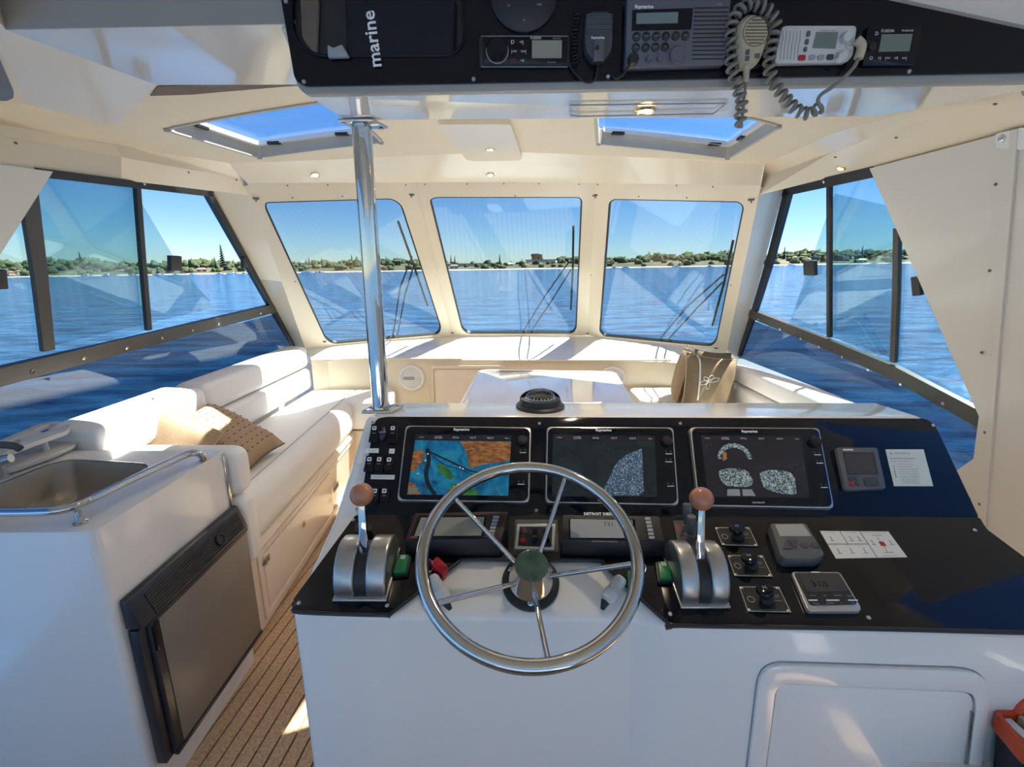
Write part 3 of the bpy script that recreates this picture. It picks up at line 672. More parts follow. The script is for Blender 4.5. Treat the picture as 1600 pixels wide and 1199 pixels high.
# cream beam to the left of the overhead console
zb = 2.10
def bm_(x, y): return onZ(x, y, zb)
beam = MB()
p0, p1, p2, p3 = bm_(10, 47), bm_(462, 38), bm_(490, 132), bm_(245, 133)
beam.add([p0, p1, p2, p3] + [q + Vector((0, 0, .16)) for q in (p0, p1, p2, p3)], [(0, 1, 2, 3), (0, 4, 5, 1), (2, 6, 7, 3), (1, 5, 6, 2), (0, 3, 7, 4), (4, 7, 6, 5)])
bt_ = build('beam', beam, 'shiny', None); struct(bt_, 'glossy cream ceiling beam beside the overhead console'); bt_.name = 'trim_2'; WM['trim_2'] = I4
fm = MB(); f0, f1 = p0 + Vector((0, -.004, 0)), p1 + Vector((0, -.004, 0)); fm.add([f0, f1, f1 + Vector((0, -.004, .2)), f0 + Vector((0, -.004, .2))] + [q + Vector((0, .003, 0)) for q in (f0, f1, f1 + Vector((0, -.004, .2)), f0 + Vector((0, -.004, .2)))], [(0, 1, 2, 3), (7, 6, 5, 4), (0, 4, 5, 1), (1, 5, 6, 2), (2, 6, 7, 3), (3, 7, 4, 0)])
build('beam_face', fm, 'boxtrim', bt_)
# angled end piece
e2 = onZ(36, 161, 2.06); FEn = frame3(p0, p3, e2); e1, e3 = FEn.wp(181, 197), FEn.wp(-40, -10)
ep = MB(); ep.add([p0, p3, e1, e2, e3] + [q + Vector((0, 0, .12)) for q in (p0, p3, e1, e2, e3)], [(0, 1, 2, 3, 4), (9, 8, 7, 6, 5), (0, 5, 6, 1), (1, 6, 7, 2), (2, 7, 8, 3), (3, 8, 9, 4), (4, 9, 5, 0)])
build('beam_end', ep, 'cream', bt_)
sk = MB(); s1, s2, s3, s4 = e2, e1, onC(182, 200), onC(0, 197); sk.add([e2, e1, onC(183, 200) + Vector((0, 0, .01)), onC(20, 196) + Vector((0, 0, .01))], [(0, 1, 2, 3), (3, 2, 1, 0)]); 
# dark strip standing in for shade at the headliner zip behind the beam
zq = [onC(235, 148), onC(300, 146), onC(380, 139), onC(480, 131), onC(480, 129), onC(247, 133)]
m_ = MB(); m_.prism([(q.x, q.y) for q in zq], -0.004, -0.001); build('zip_shade_strip', cambered(m_), 'tan', ceiling, smooth=20)
# grey flush fixture at the left edge of the beam
Fe = frame3(e2, e3, p0); gp = Fe.pts([(-30, 70), (0, 92), (20, 138), (20, 148), (10, 153), (-40, 152)]); m_ = MB(); m_.prism(rnd(gp, .006), 0.0, 0.008); o_ = build('hatch_cover', m_, 'lgrey', None, Fe, bevel=.002); tag(o_, 'grey flush cover plate at the left end of the ceiling beam', 'cover plate')

# ------------------------------------------------------------------ things in the overhead console
# black mesh pouch in the cubby
t = thing('mesh_pouch', FB.at(*bx(630, 90), 0.04), 'black mesh pouch lettered marine in the overhead cubby', 'pouch')
pa = [bx(538, 4, .03), bx(541, 93, .03), bx(712, 93, .03), bx(714, -4, .03), bx(538, -4, .03)]
m_ = MB(); m_.prism(rnd(pa, .012, 4), 0.021, 0.034, top=inset(rnd(pa, .012, 4), .006)); build('bag', m_, 'pouch', t, FB, bevel=.003)
l = bx(582, 60, .034); text('lettering', 'marine', 0.036, 'print', t, FB, l.x, l.y - .002, 0.0348, rot=math.radians(95), bold=.0006)
t = thing('leather_glove', FB.at(*bx(492, 80), 0.03), 'old tan leather lining at the cubby left end', 'leather')
m_ = MB(); m_.prism(rnd([bx(470, -4, .025), bx(473, 60, .025), bx(490, 84, .025), bx(497, 84, .025), bx(500, 0, .025)], .008), 0.021, 0.030); build('flap', m_, 'tan', t, FB, bevel=.003)
t = thing('paper_scrap', FB.at(*bx(530, 92), 0.03), 'crumpled white paper scrap at the bottom of the cubby', 'paper')
m_ = MB(); m_.prism([bx(514, 72, .03), bx(523, 78, .03), bx(537, 72, .03), bx(549, 93, .03), bx(515, 94, .03)], 0.030, 0.042); build('crumple', m_, 'gprint', t, FB, bevel=.004)

# round black remote at the top edge
l = bx(818, -8, .03); S = FB.sub(l.x, l.y, .028); t = thing('round_controller', S.o, 'round black controller with power symbol at the top edge', 'controller')
m_ = MB(); m_.lathe([(0.066, 0), (0.066, 0.006), (0.060, 0.010)], n=40); build('body', m_, 'blackm', t, S)
for x, y, s_ in [(795, 8, 'o'), (843, 6, 'oo'), (819, 31, 'o')]:
    q = S.px(x, y, .0105); text('symbol', s_, 0.009, 'gprint', t, S, q.x, q.y, .0105)

# marine stereo head unit
def px_box(F_, x0, y0, x1, y1, w=0.0): a, b = F_.px(x0, y1, w), F_.px(x1, y0, w); return min(a.x, b.x), min(a.y, b.y), max(a.x, b.x), max(a.y, b.y)
t = thing('marine_stereo', FB.at(*bx(820, 105), .03), 'black marine stereo with large round knob', 'stereo')
u0, v0, u1, v1 = px_box(FB, 752, 56, 888, 105, .035)
m_ = MB(); m_.prism(rrect(u0 - .004, v0, u1 + .004, v1, .006), 0.028, 0.034); build('bezel', m_, 'blackm', t, FB, bevel=.001)
m_ = MB(); m_.prism(rrect(u0 + .004, v0 + .003, u1 - .002, v1 - .003, .004), 0.034, 0.038); build('face', m_, 'black', t, FB, bevel=.001)
for yy in (v0 + .0005, v1 - .0005):
    m_ = MB(); m_.box(u0, u1, yy - .0006, yy + .0006, .034, .0352); build('trim_line', m_, 'gprint', t, FB)
l = bx(777, 80, .04); S = FB.sub(l.x, l.y, .038)
kn = MB(); kn.lathe([(0.0215, 0), (0.0215, 0.012), (0.0195, 0.014), (0.016, .0135)], n=36); k_ = build('knob', kn, 'black', t, S)
kn = MB(); kn.lathe([(0.0222, 0), (0.0228, 0.003), (0.0218, .003)], n=36); build('knob_ring', kn, 'silver', k_, S)
a = px_box(FB, 831, 63, 878, 91, .0385); m_ = MB(); m_.box(a[0], a[2], a[1], a[3], .038, .0388); build('display', m_, 'lcd', t, FB)
for s_, x, y, sz, mm in [('FUSION', 837, 59.5, .0062, 'print'), ('MS-RA50', 870, 60, .0042, 'gprint'), ('Bluetooth', 862, 97, .0042, 'gprint'), ('|<<', 803, 80.5, .008, 'print'), ('>>|', 818, 80.5, .008, 'print'), ('>II', 816, 95, .007, 'print'), ('O', 802, 95, .010, 'red'), ('D', 801, 66, .010, 'print'), ('<)', 815, 66, .009, 'print')]:
    q = bx(x, y, .0386); text('lettering', s_, sz, mm, t, FB, q.x, q.y, .0386)

# hand microphone on its clip
t = thing('hand_microphone', FB.at(*bx(935, 97), .04), 'dark grey ribbed hand microphone beside the stereo', 'microphone')
body = [bx(914, 24, .045), bx(924, 17, .045), bx(950, 17, .045), bx(958, 24, .045), bx(959, 62, .045), bx(957, 82, .045), bx(946, 97, .045), bx(924, 97, .045), bx(913, 82, .045), bx(911, 62, .045)]
m_ = MB(); m_.prism(rnd(body, .006), 0.028, 0.050, top=inset(rnd(body, .006), .003)); build('body', m_, 'rubber', t, FB, bevel=.003)
for k in range(7):
    a = px_box(FB, 916, 22 + k * 3.4, 957, 23.6 + k * 3.4, .051); m_ = MB(); m_.box(a[0], a[2], a[1], a[3], .049, .0515); build('rib', m_, 'grey', t, FB)
a = px_box(FB, 927, 62, 944, 96, .053); m_ = MB(); m_.prism(rrect(a[0], a[1], a[2], a[3], .002), .050, .056); b2 = build('clip', m_, 'grey', t, FB, bevel=.001)
l = bx(933, 74, .056); m_ = MB(); m_.lathe([(.0045, 0), (.004, .002)], n=14); build('clip_hole', m_, 'blackm', b2, FB.sub(l.x, l.y, .056))
q = bx(934, 59, .051); text('lettering', 'Raymarine', .0062, 'print', t, FB, q.x, q.y, .0517, bold=.0002)
def wire(P, w, r, n=8): return MB().tube(smoothpath([FB.at(*bx(x, y, ww), ww) for (x, y), ww in zip(P, w)], 8), r, n)
build('cable', wire([(935, 96), (934, 108), (928, 126), (914, 128), (900, 116), (892, 106), (890, 98)], [.05, .05, .045, .04, .036, .034, .034], .0022), 'blackm', t)
def coil(path, R, turns, r, n=6, per=10, flat=1.0):
    P = smoothpath(path, 12); L = [0]
    for i in range(1, len(P)): L.append(L[-1] + (P[i] - P[i - 1]).length)
    N = int(turns * per); out = []; e = None
    for k in range(N + 1):
        s_ = L[-1] * k / N; i = min(max(j for j in range(len(L)) if L[j] <= s_ + 1e-9), len(P) - 2)
        p = P[i].lerp(P[i + 1], (s_ - L[i]) / max(1e-9, L[i + 1] - L[i])); tt = (P[i + 1] - P[i]).normalized()
        if e is None: e = tt.orthogonal().normalized()
        e = (e - tt * e.dot(tt)).normalized(); g = tt.cross(e); a = 2 * math.pi * k / per
        out.append(p + (e * math.cos(a) + g * math.sin(a)) * R)
    return MB().tube(out, r, n)
def fbp(P, w): return [FB.at(*bx(x, y, w), w) for x, y in P]
build('coiled_cord', coil(fbp([(903, 20), (899, 50), (897, 80), (900, 100)], .036), .006, 14, .0017), 'blackm', t)

# grey marine radio
t = thing('marine_radio', FB.at(*bx(1055, 105), .03), 'grey marine radio with wide display and speaker slots', 'radio')
rb_ = [bx(979, -2, .05), bx(982, 2, .05), bx(1142, -2, .05), bx(1130, 103, .05), bx(975, 107, .05)]
m_ = MB(); m_.prism(rnd([bx(979, -3, .045), bx(1141, -3, .045), bx(1131, 101, .045), bx(1128, 103, .045), bx(976, 107, .045)], .004), .028, .050); build('body', m_, 'lgrey', t, FB, bevel=.003)
W_ = .0502
def quad(F_, P, w0, w1): return MB().prism([F_.px(x, y, w1) for x, y in P], w0, w1)
build('display_window', quad(FB, [(988, 15.5), (1083, 12.5), (1080, 46), (987, 48)], .050, .0508), 'black', t, FB)
build('display', quad(FB, [(994.5, 20.5), (1060, 18.5), (1059, 36), (994, 37.5)], .0508, .0512), 'lcdb', t, FB)
for k in range(13):
    y = 12.3 + k * 6.65; dx = k * .65
    build('speaker_slot', quad(FB, [(1085 - dx * .55, y - .9), (1139 - dx, y - 1.5), (1139 - dx, y + .6), (1085 - dx * .55, y + 1.2)], .0495, .0506), 'blackm', t, FB)
def knob(parent, F_, x, y, r, h, m, w, n=24, nm='button'):
    l = F_.px(x, y, w + h); k = MB(); k.lathe([(r, 0), (r, h * .8), (r * .85, h)], n=n); return build(nm, k, m, parent, F_.sub(l.x, l.y, w))
for k in range(6):
    b2 = knob(t, FB, 995 + k * 15.3, 56.5 - k * .3, .0078, .004, 'blackm', .050); q = bx(995 + k * 15.3, 56.5 - k * .3, .0545)
    text('lettering', ['1ABC', '2DEF', '3GHI', '16', '7.5', 'CH'][k], .0048, 'gprint', b2, FB, q.x, q.y, .0544)
for k in range(4):
    b2 = knob(t, FB, 994 + k * 15.2, 73.5 - k * .3, .0078, .004, 'blackm', .050); q = bx(994 + k * 15.2, 73.5 - k * .3, .0545)
    text('lettering', ['VOL', 'SQ', 'MEM', 'HI'][k], .0048, 'gprint', b2, FB, q.x, q.y, .0544)
knob(t, FB, 1061, 83, .0155, .014, 'lgrey', .050, 32, 'tuning_knob'); knob(t, FB, 1014.5, 90.5, .006, .007, 'lgrey', .050); knob(t, FB, 1032, 90.5, .006, .007, 'lgrey', .050)
pg = knob(t, FB, 991, 90, .0105, .016, 'blackm', .050, 18, 'plug')
build('cable', MB().tube(smoothpath([FB.at(*bx(990, 91, .062), .062), FB.at(*bx(983, 102, .06), .06), FB.at(*bx(973, 117, .05), .05), FB.at(*bx(963, 122, .04), .04), FB.at(*bx(955, 117, .032), .032)]), .0024, 8), 'blackm', t)
q = bx(1006.5, 10.5, .0505); text('lettering', 'Raymarine', .0085, 'print', t, FB, q.x, q.y, .0506, bold=.0003)
q = bx(1124, 7, .0505); text('lettering', '240E', .0058, 'gprint', t, FB, q.x, q.y, .0506)

# white marine radio
t = thing('marine_radio', FB.at(*bx(1275, 99), .03), 'small white marine radio with red button and two knobs', 'radio')
rw = [bx(1221, 43, .042), bx(1228, 41, .042), bx(1334, 41, .042), bx(1337, 45, .042), bx(1331, 88, .042), bx(1322, 98, .042), bx(1212, 100, .042), bx(1209, 96, .042)]
m_ = MB(); m_.prism(rnd(rw, .004), .028, .046); build('body', m_, 'ivoryw', t, FB, bevel=.003)
for k in range(6):
    x = 1223.5 + k * 5.4; y = 70; build('speaker_slot', quad(FB, [(x, 48), (x + 1.2, 48), (x + .4, 62), (x - 2, 72), (x - 3.6, 93), (x - 5.2, 93), (x - 3.6, 72), (x - 1.4, 62)], .0455, .0466), 'gprint', t, FB)
build('display', quad(FB, [(1275.5, 50), (1310, 50), (1305.5, 76), (1269.5, 75)], .046, .0468), 'lcdg', t, FB)
for x, y, w_, h_, mm in [(1263.5, 52.5, 7, 9, 'grey'), (1261, 65, 7, 9, 'grey'), (1258.5, 77, 6.5, 8, 'grey'), (1253.5, 90, 12, 9, 'red'), (1269.5, 89.5, 11, 8.5, 'gprint'), (1283, 89.5, 11, 8.5, 'gprint'), (1297.5, 89, 11.5, 9, 'rubber')]:
    a = px_box(FB, x - w_ / 2, y - h_ / 2, x + w_ / 2, y + h_ / 2, .048); m_ = MB(); m_.prism(rrect(a[0], a[1], a[2], a[3], .003), .046, .0485); build('button', m_, mm, t, FB, bevel=.0006)
for x, y in ((1325.5, 56), (1318, 87)):
    k_ = knob(t, FB, x, y, .0095, .012, 'ivoryw', .046, 24, 'knob')
a = px_box(FB, 1321, 66, 1334, 76, .048); m_ = MB(); m_.prism(rrect(a[0], a[1], a[2], a[3], .006), .046, .0485); bg = build('badge', m_, 'ivoryw', t, FB); q = bx(1328, 71, .0487); text('lettering', 'ICOM', .0048, 'dprint', bg, FB, q.x, q.y, .0488)
q = bx(1293, 48, .0465); text('lettering', 'VHF MARINE IC-M304', .0034, 'dprint', t, FB, q.x, q.y, .0467)
cp = smoothpath([FB.at(*bx(1338, 62, .055), .055), FB.at(*bx(1346, 70, .056), .056), FB.at(*bx(1345, 80, .055), .055), FB.at(*bx(1341, 92, .054), .054)]); build('plug', MB().tube(cp, .0085, 12), 'ivory', t)
build('cable', MB().tube(smoothpath([FB.at(*bx(1341, 92, .054), .054), FB.at(*bx(1334, 105, .056), .056), FB.at(*bx(1318, 122, .06), .06), FB.at(*bx(1298, 138, .06), .06), FB.at(*bx(1283, 148, .06), .06), FB.at(*bx(1278, 158, .06), .06), FB.at(*bx(1284, 170, .06), .06)], 8), .0036, 10), 'coil', t)

# cream hand microphone with coiled cord
t = thing('hand_microphone', FB.at(*bx(1172, 105), .06), 'cream hand microphone with slotted grille hanging in its cord', 'microphone')
mk = [bx(1172, 19, .06), bx(1188, 21, .06), bx(1200, 31, .06), bx(1204, 46, .06), bx(1200, 68, .06), bx(1191, 90, .06), bx(1183, 102, .06), bx(1160, 104, .06), bx(1156, 96, .06), bx(1152, 66, .06), bx(1151, 48, .06), bx(1157, 31, .06)]
mk = rnd(mk, .01, 4)
m_ = MB(); m_.prism(mk, .035, .052); m_.prism(mk, .052, .064, top=inset(mk, .007)); build('body', m_, 'ivory', t, FB, bevel=.002)
l = bx(1182, 49, .065); S = FB.sub(l.x, l.y, .0635); m_ = MB(); m_.lathe([(.0255, 0), (.0262, .0018), (.0248, .0018), (.0242, 0)], n=36, cap=False); build('grille_ring', m_, 'tan', t, S)
for k in range(8):
    hh = (k - 3.5) * .0056; ww = math.sqrt(.0235 ** 2 - hh * hh) * .92; m_ = MB(); m_.prism(rrect(-ww, hh - .0011, ww, hh + .0011, .001), 0, .0012); build('grille_slot', m_, 'tan', t, S)
q = bx(1183, 32, .0655); text('lettering', 'Icom', .007, 'tan', t, FB, q.x, q.y, .0652)
for x, y, w_, h_ in [(1168.5, 81, 7, 8), (1168, 91, 7, 8), (1183.5, 87, 8, 7.5)]:
    a = px_box(FB, x - w_ / 2, y - h_ / 2, x + w_ / 2, y + h_ / 2, .066); m_ = MB(); m_.prism(rrect(a[0], a[1], a[2], a[3], .002), .062, .067); build('button', m_, 'grey', t, FB, bevel=.0008)
st_ = smoothpath([FB.at(*bx(1167, 103, .055), .055), FB.at(*bx(1166, 115, .055), .055), FB.at(*bx(1165, 127, .055), .055)], 4)
m_ = MB()
for i, p in enumerate(st_): m_.sphere(p, .0075 - .0002 * i, 12, 6, (1, 1, .55))
build('strain_relief', m_, 'ivory', t)
c1 = [(1166, 127), (1163, 150), (1160, 180), (1158, 196)]
build('cable', MB().tube(smoothpath(fbp(c1, .055), 6), .003, 8), 'coil', t)
c2 = [(1158, 197), (1157, 180), (1159, 160), (1153, 138), (1147, 118), (1142, 95), (1144, 72), (1141, 50), (1150, 22), (1170, 6), (1190, 10), (1204, 22), (1212, 42), (1206, 62), (1203, 82), (1202, 104), (1206, 122), (1216, 140), (1229, 156), (1245, 172), (1262, 178), (1274, 172), (1284, 168)]
build('coiled_cord', coil(fbp(c2, .050), .0095, 36, .0037, 7, 12), 'coil', t)

# small stereo remote at the right
t = thing('stereo_remote', FB.at(*bx(1394, 102), .03), 'small black stereo remote with green display at the right', 'stereo')
m_ = MB(); m_.prism(rnd([bx(1356, 41, .035), bx(1441, 41, .035), bx(1428, 103, .035), bx(1347, 103, .035)], .005), .028, .036); build('body', m_, 'black', t, FB, bevel=.002)
build('display', quad(FB, [(1378, 53.5), (1426, 53), (1421, 80), (1373, 81)], .036, .0366), 'lcdg', t, FB)
knob(t, FB, 1364.5, 72, .0075, .006, 'blackm', .036)
for s_, x, y, sz in [('FUSION', 1387, 48.5, .0075), ('MS-NRX300', 1418, 48, .0045), ('D', 1370, 52.5, .009), ('O', 1361, 91, .009), ('<)', 1374, 91, .008), ('|<<', 1387, 91, .007), ('>II', 1400, 91, .007), ('>>|', 1413, 91, .007)]:
    q = bx(x, y, .0366); text('lettering', s_, sz, 'print', t, FB, q.x, q.y, .0367)

# ------------------------------------------------------------------ helm console
XL, XR = -0.42, 1.125                                       # its ends
UT, UB = Vector((0, 1.226, 1.225)), Vector((0, 1.040, 1.035))   # top and bottom line of the display panel
FUP = Frame(UB, (1, 0, 0), UT - UB)
a15 = math.radians(15)
FLP = Frame(UB, (1, 0, 0), (0, math.cos(a15), math.sin(a15)))   # the flatter control panel in front of it
topz = onZ(828, 876, 0.9993)
a26 = math.radians(26)
FCP = Frame((0, topz.y, topz.z), (1, 0, 0), (0, math.cos(a26), math.sin(a26)))   # cream slope carrying the wheel
helm = thing('helm_console', (0.35, 1.0, 0.0), 'white helm console with black instrument panels behind the wheel', 'console')
# body: front skin follows the cut-out around the wheel
e_l0, e_l1 = FLP.wp(455, 952), FLP.wp(609, 961)
c_l0, c_l1, c_r1, c_r0 = FLP.wp(717, 875), FCP.wp(680, 963), FCP.wp(990, 966), FLP.wp(945, 877)
e_r0 = FLP.wp(1042, 974); e_r1 = FLP.wp(1600, 989); e_r1 = e_r0 + (e_r1 - e_r0) * ((XR - e_r0.x) / (e_r1.x - e_r0.x))
bl = Vector((XL - .012, UB.y, UB.z)); br = Vector((XR, UB.y, UB.z)); tl = Vector((XL + .02, UT.y, UT.z)); tr = Vector((XR, UT.y, UT.z))
dn = lambda q, z=0.0: Vector((q.x, q.y, z))
bkl, bkr = Vector((XL + .055, 1.386, 1.222)), Vector((XR - .01, 1.386, 1.222))
eps = Vector((0, 0, -0.004))
c_l0, c_r0 = c_l0 + eps, c_r0 + eps
e_l0, e_l1, e_r0, e_r1 = [q + eps for q in (e_l0, e_l1, e_r0, e_r1)]
body = MB()
V = dict(e_l0=e_l0, e_l1=e_l1, c_l1=c_l1, c_r1=c_r1, e_r0=e_r0, e_r1=e_r1, c_l0=c_l0, c_r0=c_r0, bl=bl + eps, br=br + eps, tl=tl, tr=tr, bkl=bkl, bkr=bkr,
         d1=dn(e_l0), d2=dn(e_l1), d3=dn(c_l1), d4=dn(c_r1), d5=dn(e_r0), d6=dn(e_r1), db=dn(bkr), da=dn(bkl))
K = list(V); ix = {k: i for i, k in enumerate(K)}
body.add([V[k] for k in K], [tuple(ix[k] for k in f.split()) for f in [
    'd1 d2 e_l1 e_l0', 'd2 d3 c_l1 e_l1', 'd3 d4 c_r1 c_l1', 'd4 d5 e_r0 c_r1', 'd5 d6 e_r1 e_r0',
    'e_l1 c_l1 c_l0', 'c_l1 c_r1 c_r0 c_l0', 'c_r1 e_r0 c_r0',
    'e_l0 e_l1 c_l0 bl', 'c_l0 c_r0 br bl', 'c_r0 e_r0 e_r1 br',
    'bl br tr tl', 'tl tr bkr bkl', 'bkl bkr db da', 'd1 e_l0 bl tl bkl da', 'd6 db bkr tr br e_r1', 'd6 d5 d4 d3 d2 d1 da db']])
hb = build('body', body, 'white', helm, bevel=0.012, seg=3)
# black panels
up = [(563, 812), (586, 664), (592, 655), (606, 652), (1440, 655), (1454, 661), (1462, 672), (1535, 829), (1520, 815), (1060, 811), (800, 808)]
upo = rnd(FUP.pts(up), .012, 4)
m_ = MB(); m_.prism(rnd(FUP.pts([(560, 808), (585, 664), (590, 655.5), (604, 652.5), (1443, 655.5), (1456, 663), (1464, 676), (1528, 812), (1060, 808), (800, 807)]), .012, 4), 0.0, 0.006); build('display_panel', m_, 'black', helm, FUP, bevel=.0015)
lp = [(556, 808), (800, 806.5), (1060, 807.5), (1529, 812), (1540, 830), (1640, 905), (1760, 997), (1360, 982), (1062, 977), (1043, 972), (945, 884), (934, 876), (726, 874), (712, 881), (614, 955), (602, 960), (468, 956), (459, 949), (459, 940)]
m_ = MB(); lpp = FLP.pts(lp); m_.plate(rnd(lpp, .006, 3), [], 0.0, 0.006); build('control_panel', m_, 'black', helm, FLP, bevel=0)
# dark rounded edge bead of the control panel around the cut-out
ed = [FLP.wp(x, y, .004) for x, y in [(459, 942), (461, 950), (470, 957), (600, 961), (614, 956), (712, 882), (728, 875), (800, 874.5), (933, 876.5), (946, 885), (1043, 973), (1062, 978), (1360, 983), (1700, 992)]]
build('panel_edge', MB().tube(smoothpath(ed, 4), .0042, 8), 'blackm', helm)
screws(helm, FUP, [(582, 660), (843, 662), (1063, 662), (1458, 665), (557, 796), (838, 798), (1510, 812)], .006)
screws(helm, FLP, [(552, 813), (467, 943), (605, 947), (1047, 960), (1357, 966), (1523, 829)], .006)

# front hatch of the console, right of the wheel
FH = frame3(dn(e_r0, .3), dn(e_r1, .3), e_r0); FH = Frame(FH.o, e_r1 - e_r0, (0, 0, 1))
t = thing('locker_hatch', FH.wp(1350, 1199), 'white rounded locker hatch in the console front', 'hatch')
ho = rnd(FH.pts([(1183, 1060), (1192, 1042), (1212, 1034), (1500, 1043), (1528, 1050), (1541, 1072), (1512, 1330), (1150, 1330)]), .02, 4)
hi = rnd(FH.pts([(1208, 1074), (1218, 1063), (1500, 1075), (1514, 1080), (1519, 1092), (1492, 1310), (1178, 1310)]), .015, 4)
m_ = MB(); m_.plate(ho, [hi], 0.0, 0.010); build('frame', m_, 'white', t, FH, bevel=.004, seg=2)
m_ = MB(); m_.plate(inset(ho, -.0018), [inset(ho, 0.002)], 0.0, 0.002); build('sealant_line', m_, 'gprint', t, FH)
m_ = MB(); m_.prism(inset(hi, .003), -0.002, 0.007); build('door', m_, 'white', t, FH, bevel=.002)
m_ = MB(); m_.prism(hi, 0.0005, 0.0012); build('gap', m_, 'tan', t, FH)
m_ = MB(); m_.prism(FH.pts([(1517, 1110), (1520, 1114), (1504, 1250), (1500, 1250)], .008), 0.004, 0.010); build('hinge', m_, 'brushed', t, FH)

# ------------------------------------------------------------------ chart plotters
def plotter(lab, out, scr, knobc, btn, kind, title):
    c0 = FUP.wp(sum(p[0] for p in out) / len(out), max(p[1] for p in out), .006)
    t = thing('chart_plotter', c0, lab, 'chart plotter', 'chart plotters in the helm panel')
    w0, w1 = .006, .018
    o2 = rnd(FUP.pts(out, w1), .014, 5)
    m_ = MB(); m_.prism(o2, w0, w1, top=inset(o2, .002)); build('bezel', m_, 'silver', t, FUP, bevel=.0015)
    i2 = rnd(inset(FUP.pts(out, w1), .0050), .018, 6)
    m_ = MB(); m_.prism(i2, w1 - .001, w1 + .0012); build('face', m_, 'black', t, FUP, bevel=.0005)
    W_ = w1 + .0012
    sq = FUP.pts(scr, W_); m_ = MB(); m_.prism(sq, W_, W_ + .0004); s_ = build('screen', m_, kind, t, FUP, smooth=0)
    def bil(a, b):   # a, b in 0..1 over the screen
        tl_, tr_, br_, bl_ = sq; return tl_.lerp(tr_, a).lerp(bl_.lerp(br_, a), b)
    k_ = MB(); l = FUP.px(*knobc, W_ + .01); S = FUP.sub(l.x, l.y, W_)
    k_.lathe([(.0135, 0), (.0135, .006), (.0115, .010), (.0085, .010), (.0075, .012)], n=30); kk = build('rotary_knob', k_, 'blackm', t, S)
    for (x, y, ww) in btn:
        l = FUP.px(x, y, W_); m_ = MB(); m_.box(l.x - ww, l.x + ww, l.y - .0008, l.y + .0008, W_, W_ + .0006); build('button_bar', m_, 'print', t, FUP)
        for dx in (-.006, .006):
            text('symbol', 'o' if dx < 0 else 'a', .006, 'gprint', t, FUP, l.x + dx, l.y + .0075, W_ + .0003)
    l = FUP.px(*title, W_); text('lettering', 'Raymarine', .0098, 'print', t, FUP, l.x, l.y, W_ + .0003, bold=.0003)
    tb = MB(); p = [bil(0, 0), bil(1, 0), bil(1, .105), bil(0, .105)]; tb.prism(p, W_ + .0003, W_ + .0006); bar = build('data_bar', tb, 'scr3', t, FUP, smooth=0)
    for tx, fx, sz in [('< Home', .06, .0042), ('31/12/2021\n09:47:10AM', .24, .0042), ('5.9 kn', .42, .0066), ('312 T', .60, .0066), ('13.2 V', .78, .0066), ('Menu', .955, .0045)]:
        q = bil(fx, .05); text('lettering', tx, sz, 'print', bar, FUP, q.x, q.y, W_ + .0008)
    return t, bil, W_
BT = lambda L: [(x, y, .0085) for x, y in L]
p1, bil1, W1 = plotter('left chart plotter showing a blue and brown sea chart', [(632, 665), (828, 668), (832, 672), (826, 786), (622, 784), (620, 779), (632, 668)][:6] and [(633, 664), (831, 667), (828, 787), (619, 784)],
    [(650, 679), (799, 681), (794, 775), (636, 773)], (817, 687), BT([(817, 707.5), (814, 757)]), 'chart', (721, 671.5))
def decal(parent, bil, pts, m, w, nm): mb = MB(); mb.prism([bil(*p) for p in pts], w, w + .0003); return build(nm, mb, m, parent, FUP, smooth=0)
decal(p1, bil1, rnd([(.46, .11), (1, .11), (1, .44), (.86, .47), (.72, .5), (.60, .58), (.57, .44), (.53, .24)], .05), 'chartl', W1 + .0005, 'land')
decal(p1, bil1, rnd([(0, .28), (.07, .26), (.13, .34), (.10, .48), (.05, .60), (0, .66)], .04), 'chartl', W1 + .0005, 'land')
decal(p1, bil1, rnd([(0, .80), (.06, .84), (.14, 1), (0, 1)], .02), 'chartl', W1 + .0005, 'land')
decal(p1, bil1, rnd([(.25, .50), (.33, .52), (.42, .64), (.45, .72), (.40, .76), (.30, .66)], .05), 'chartg', W1 + .0005, 'reef')
decal(p1, bil1, rnd([(.40, .88), (.46, .80), (.60, .86), (.70, .95), (.74, 1), (.40, 1)], .04), 'chartg', W1 + .0005, 'reef')
def ribbon(bil, P, wd):
    P = [Vector((a, b, 0)) for a, b in P]; P = smoothpath(P, 6); L, R = [], []
    for i in range(len(P)):
        tt = (P[min(i + 1, len(P) - 1)] - P[max(i - 1, 0)]).normalized(); L.append((P[i].x - tt.y * wd, P[i].y + tt.x * wd)); R.append((P[i].x + tt.y * wd, P[i].y - tt.x * wd))
    return L + R[::-1]
decal(p1, bil1, ribbon(bil1, [(.14, .25), (.17, .45), (.16, .65), (.20, .85), (.28, 1.0)], .022), 'chartd', W1 + .0009, 'channel')
decal(p1, bil1, ribbon(bil1, [(.16, .30), (.36, .44), (.50, .54), (.62, .62), (.80, .66)], .012), 'chartd', W1 + .0009, 'channel')
decal(p1, bil1, ribbon(bil1, [(.18, .34), (.34, .52), (.48, .58), (.70, .72)], .005), 'chartd', W1 + .0013, 'channel')
for a, b in [(.145, .33), (.13, .44), (.49, .55), (.52, .57), (.07, .66), (.45, .86)]:
    decal(p1, bil1, [(a, b), (a + .016, b), (a + .016, b + .022), (a, b + .022)], 'print', W1 + .0015, 'marker')
decal(p1, bil1, [(.01, .90), (.10, .90), (.10, .985), (.01, .985)], 'lcd', W1 + .0015, 'scale_box')
p2, bil2, W2 = plotter('middle chart plotter showing a dark rear camera view', [(853.5, 666), (1053, 667), (1062, 791), (851, 787)],
    [(864, 679.5), (1023, 681.5), (1027, 777), (863, 776)], (1044, 688), BT([(1045, 709.5), (1045, 722), (1048, 760)]), 'scr', (943, 672.5))
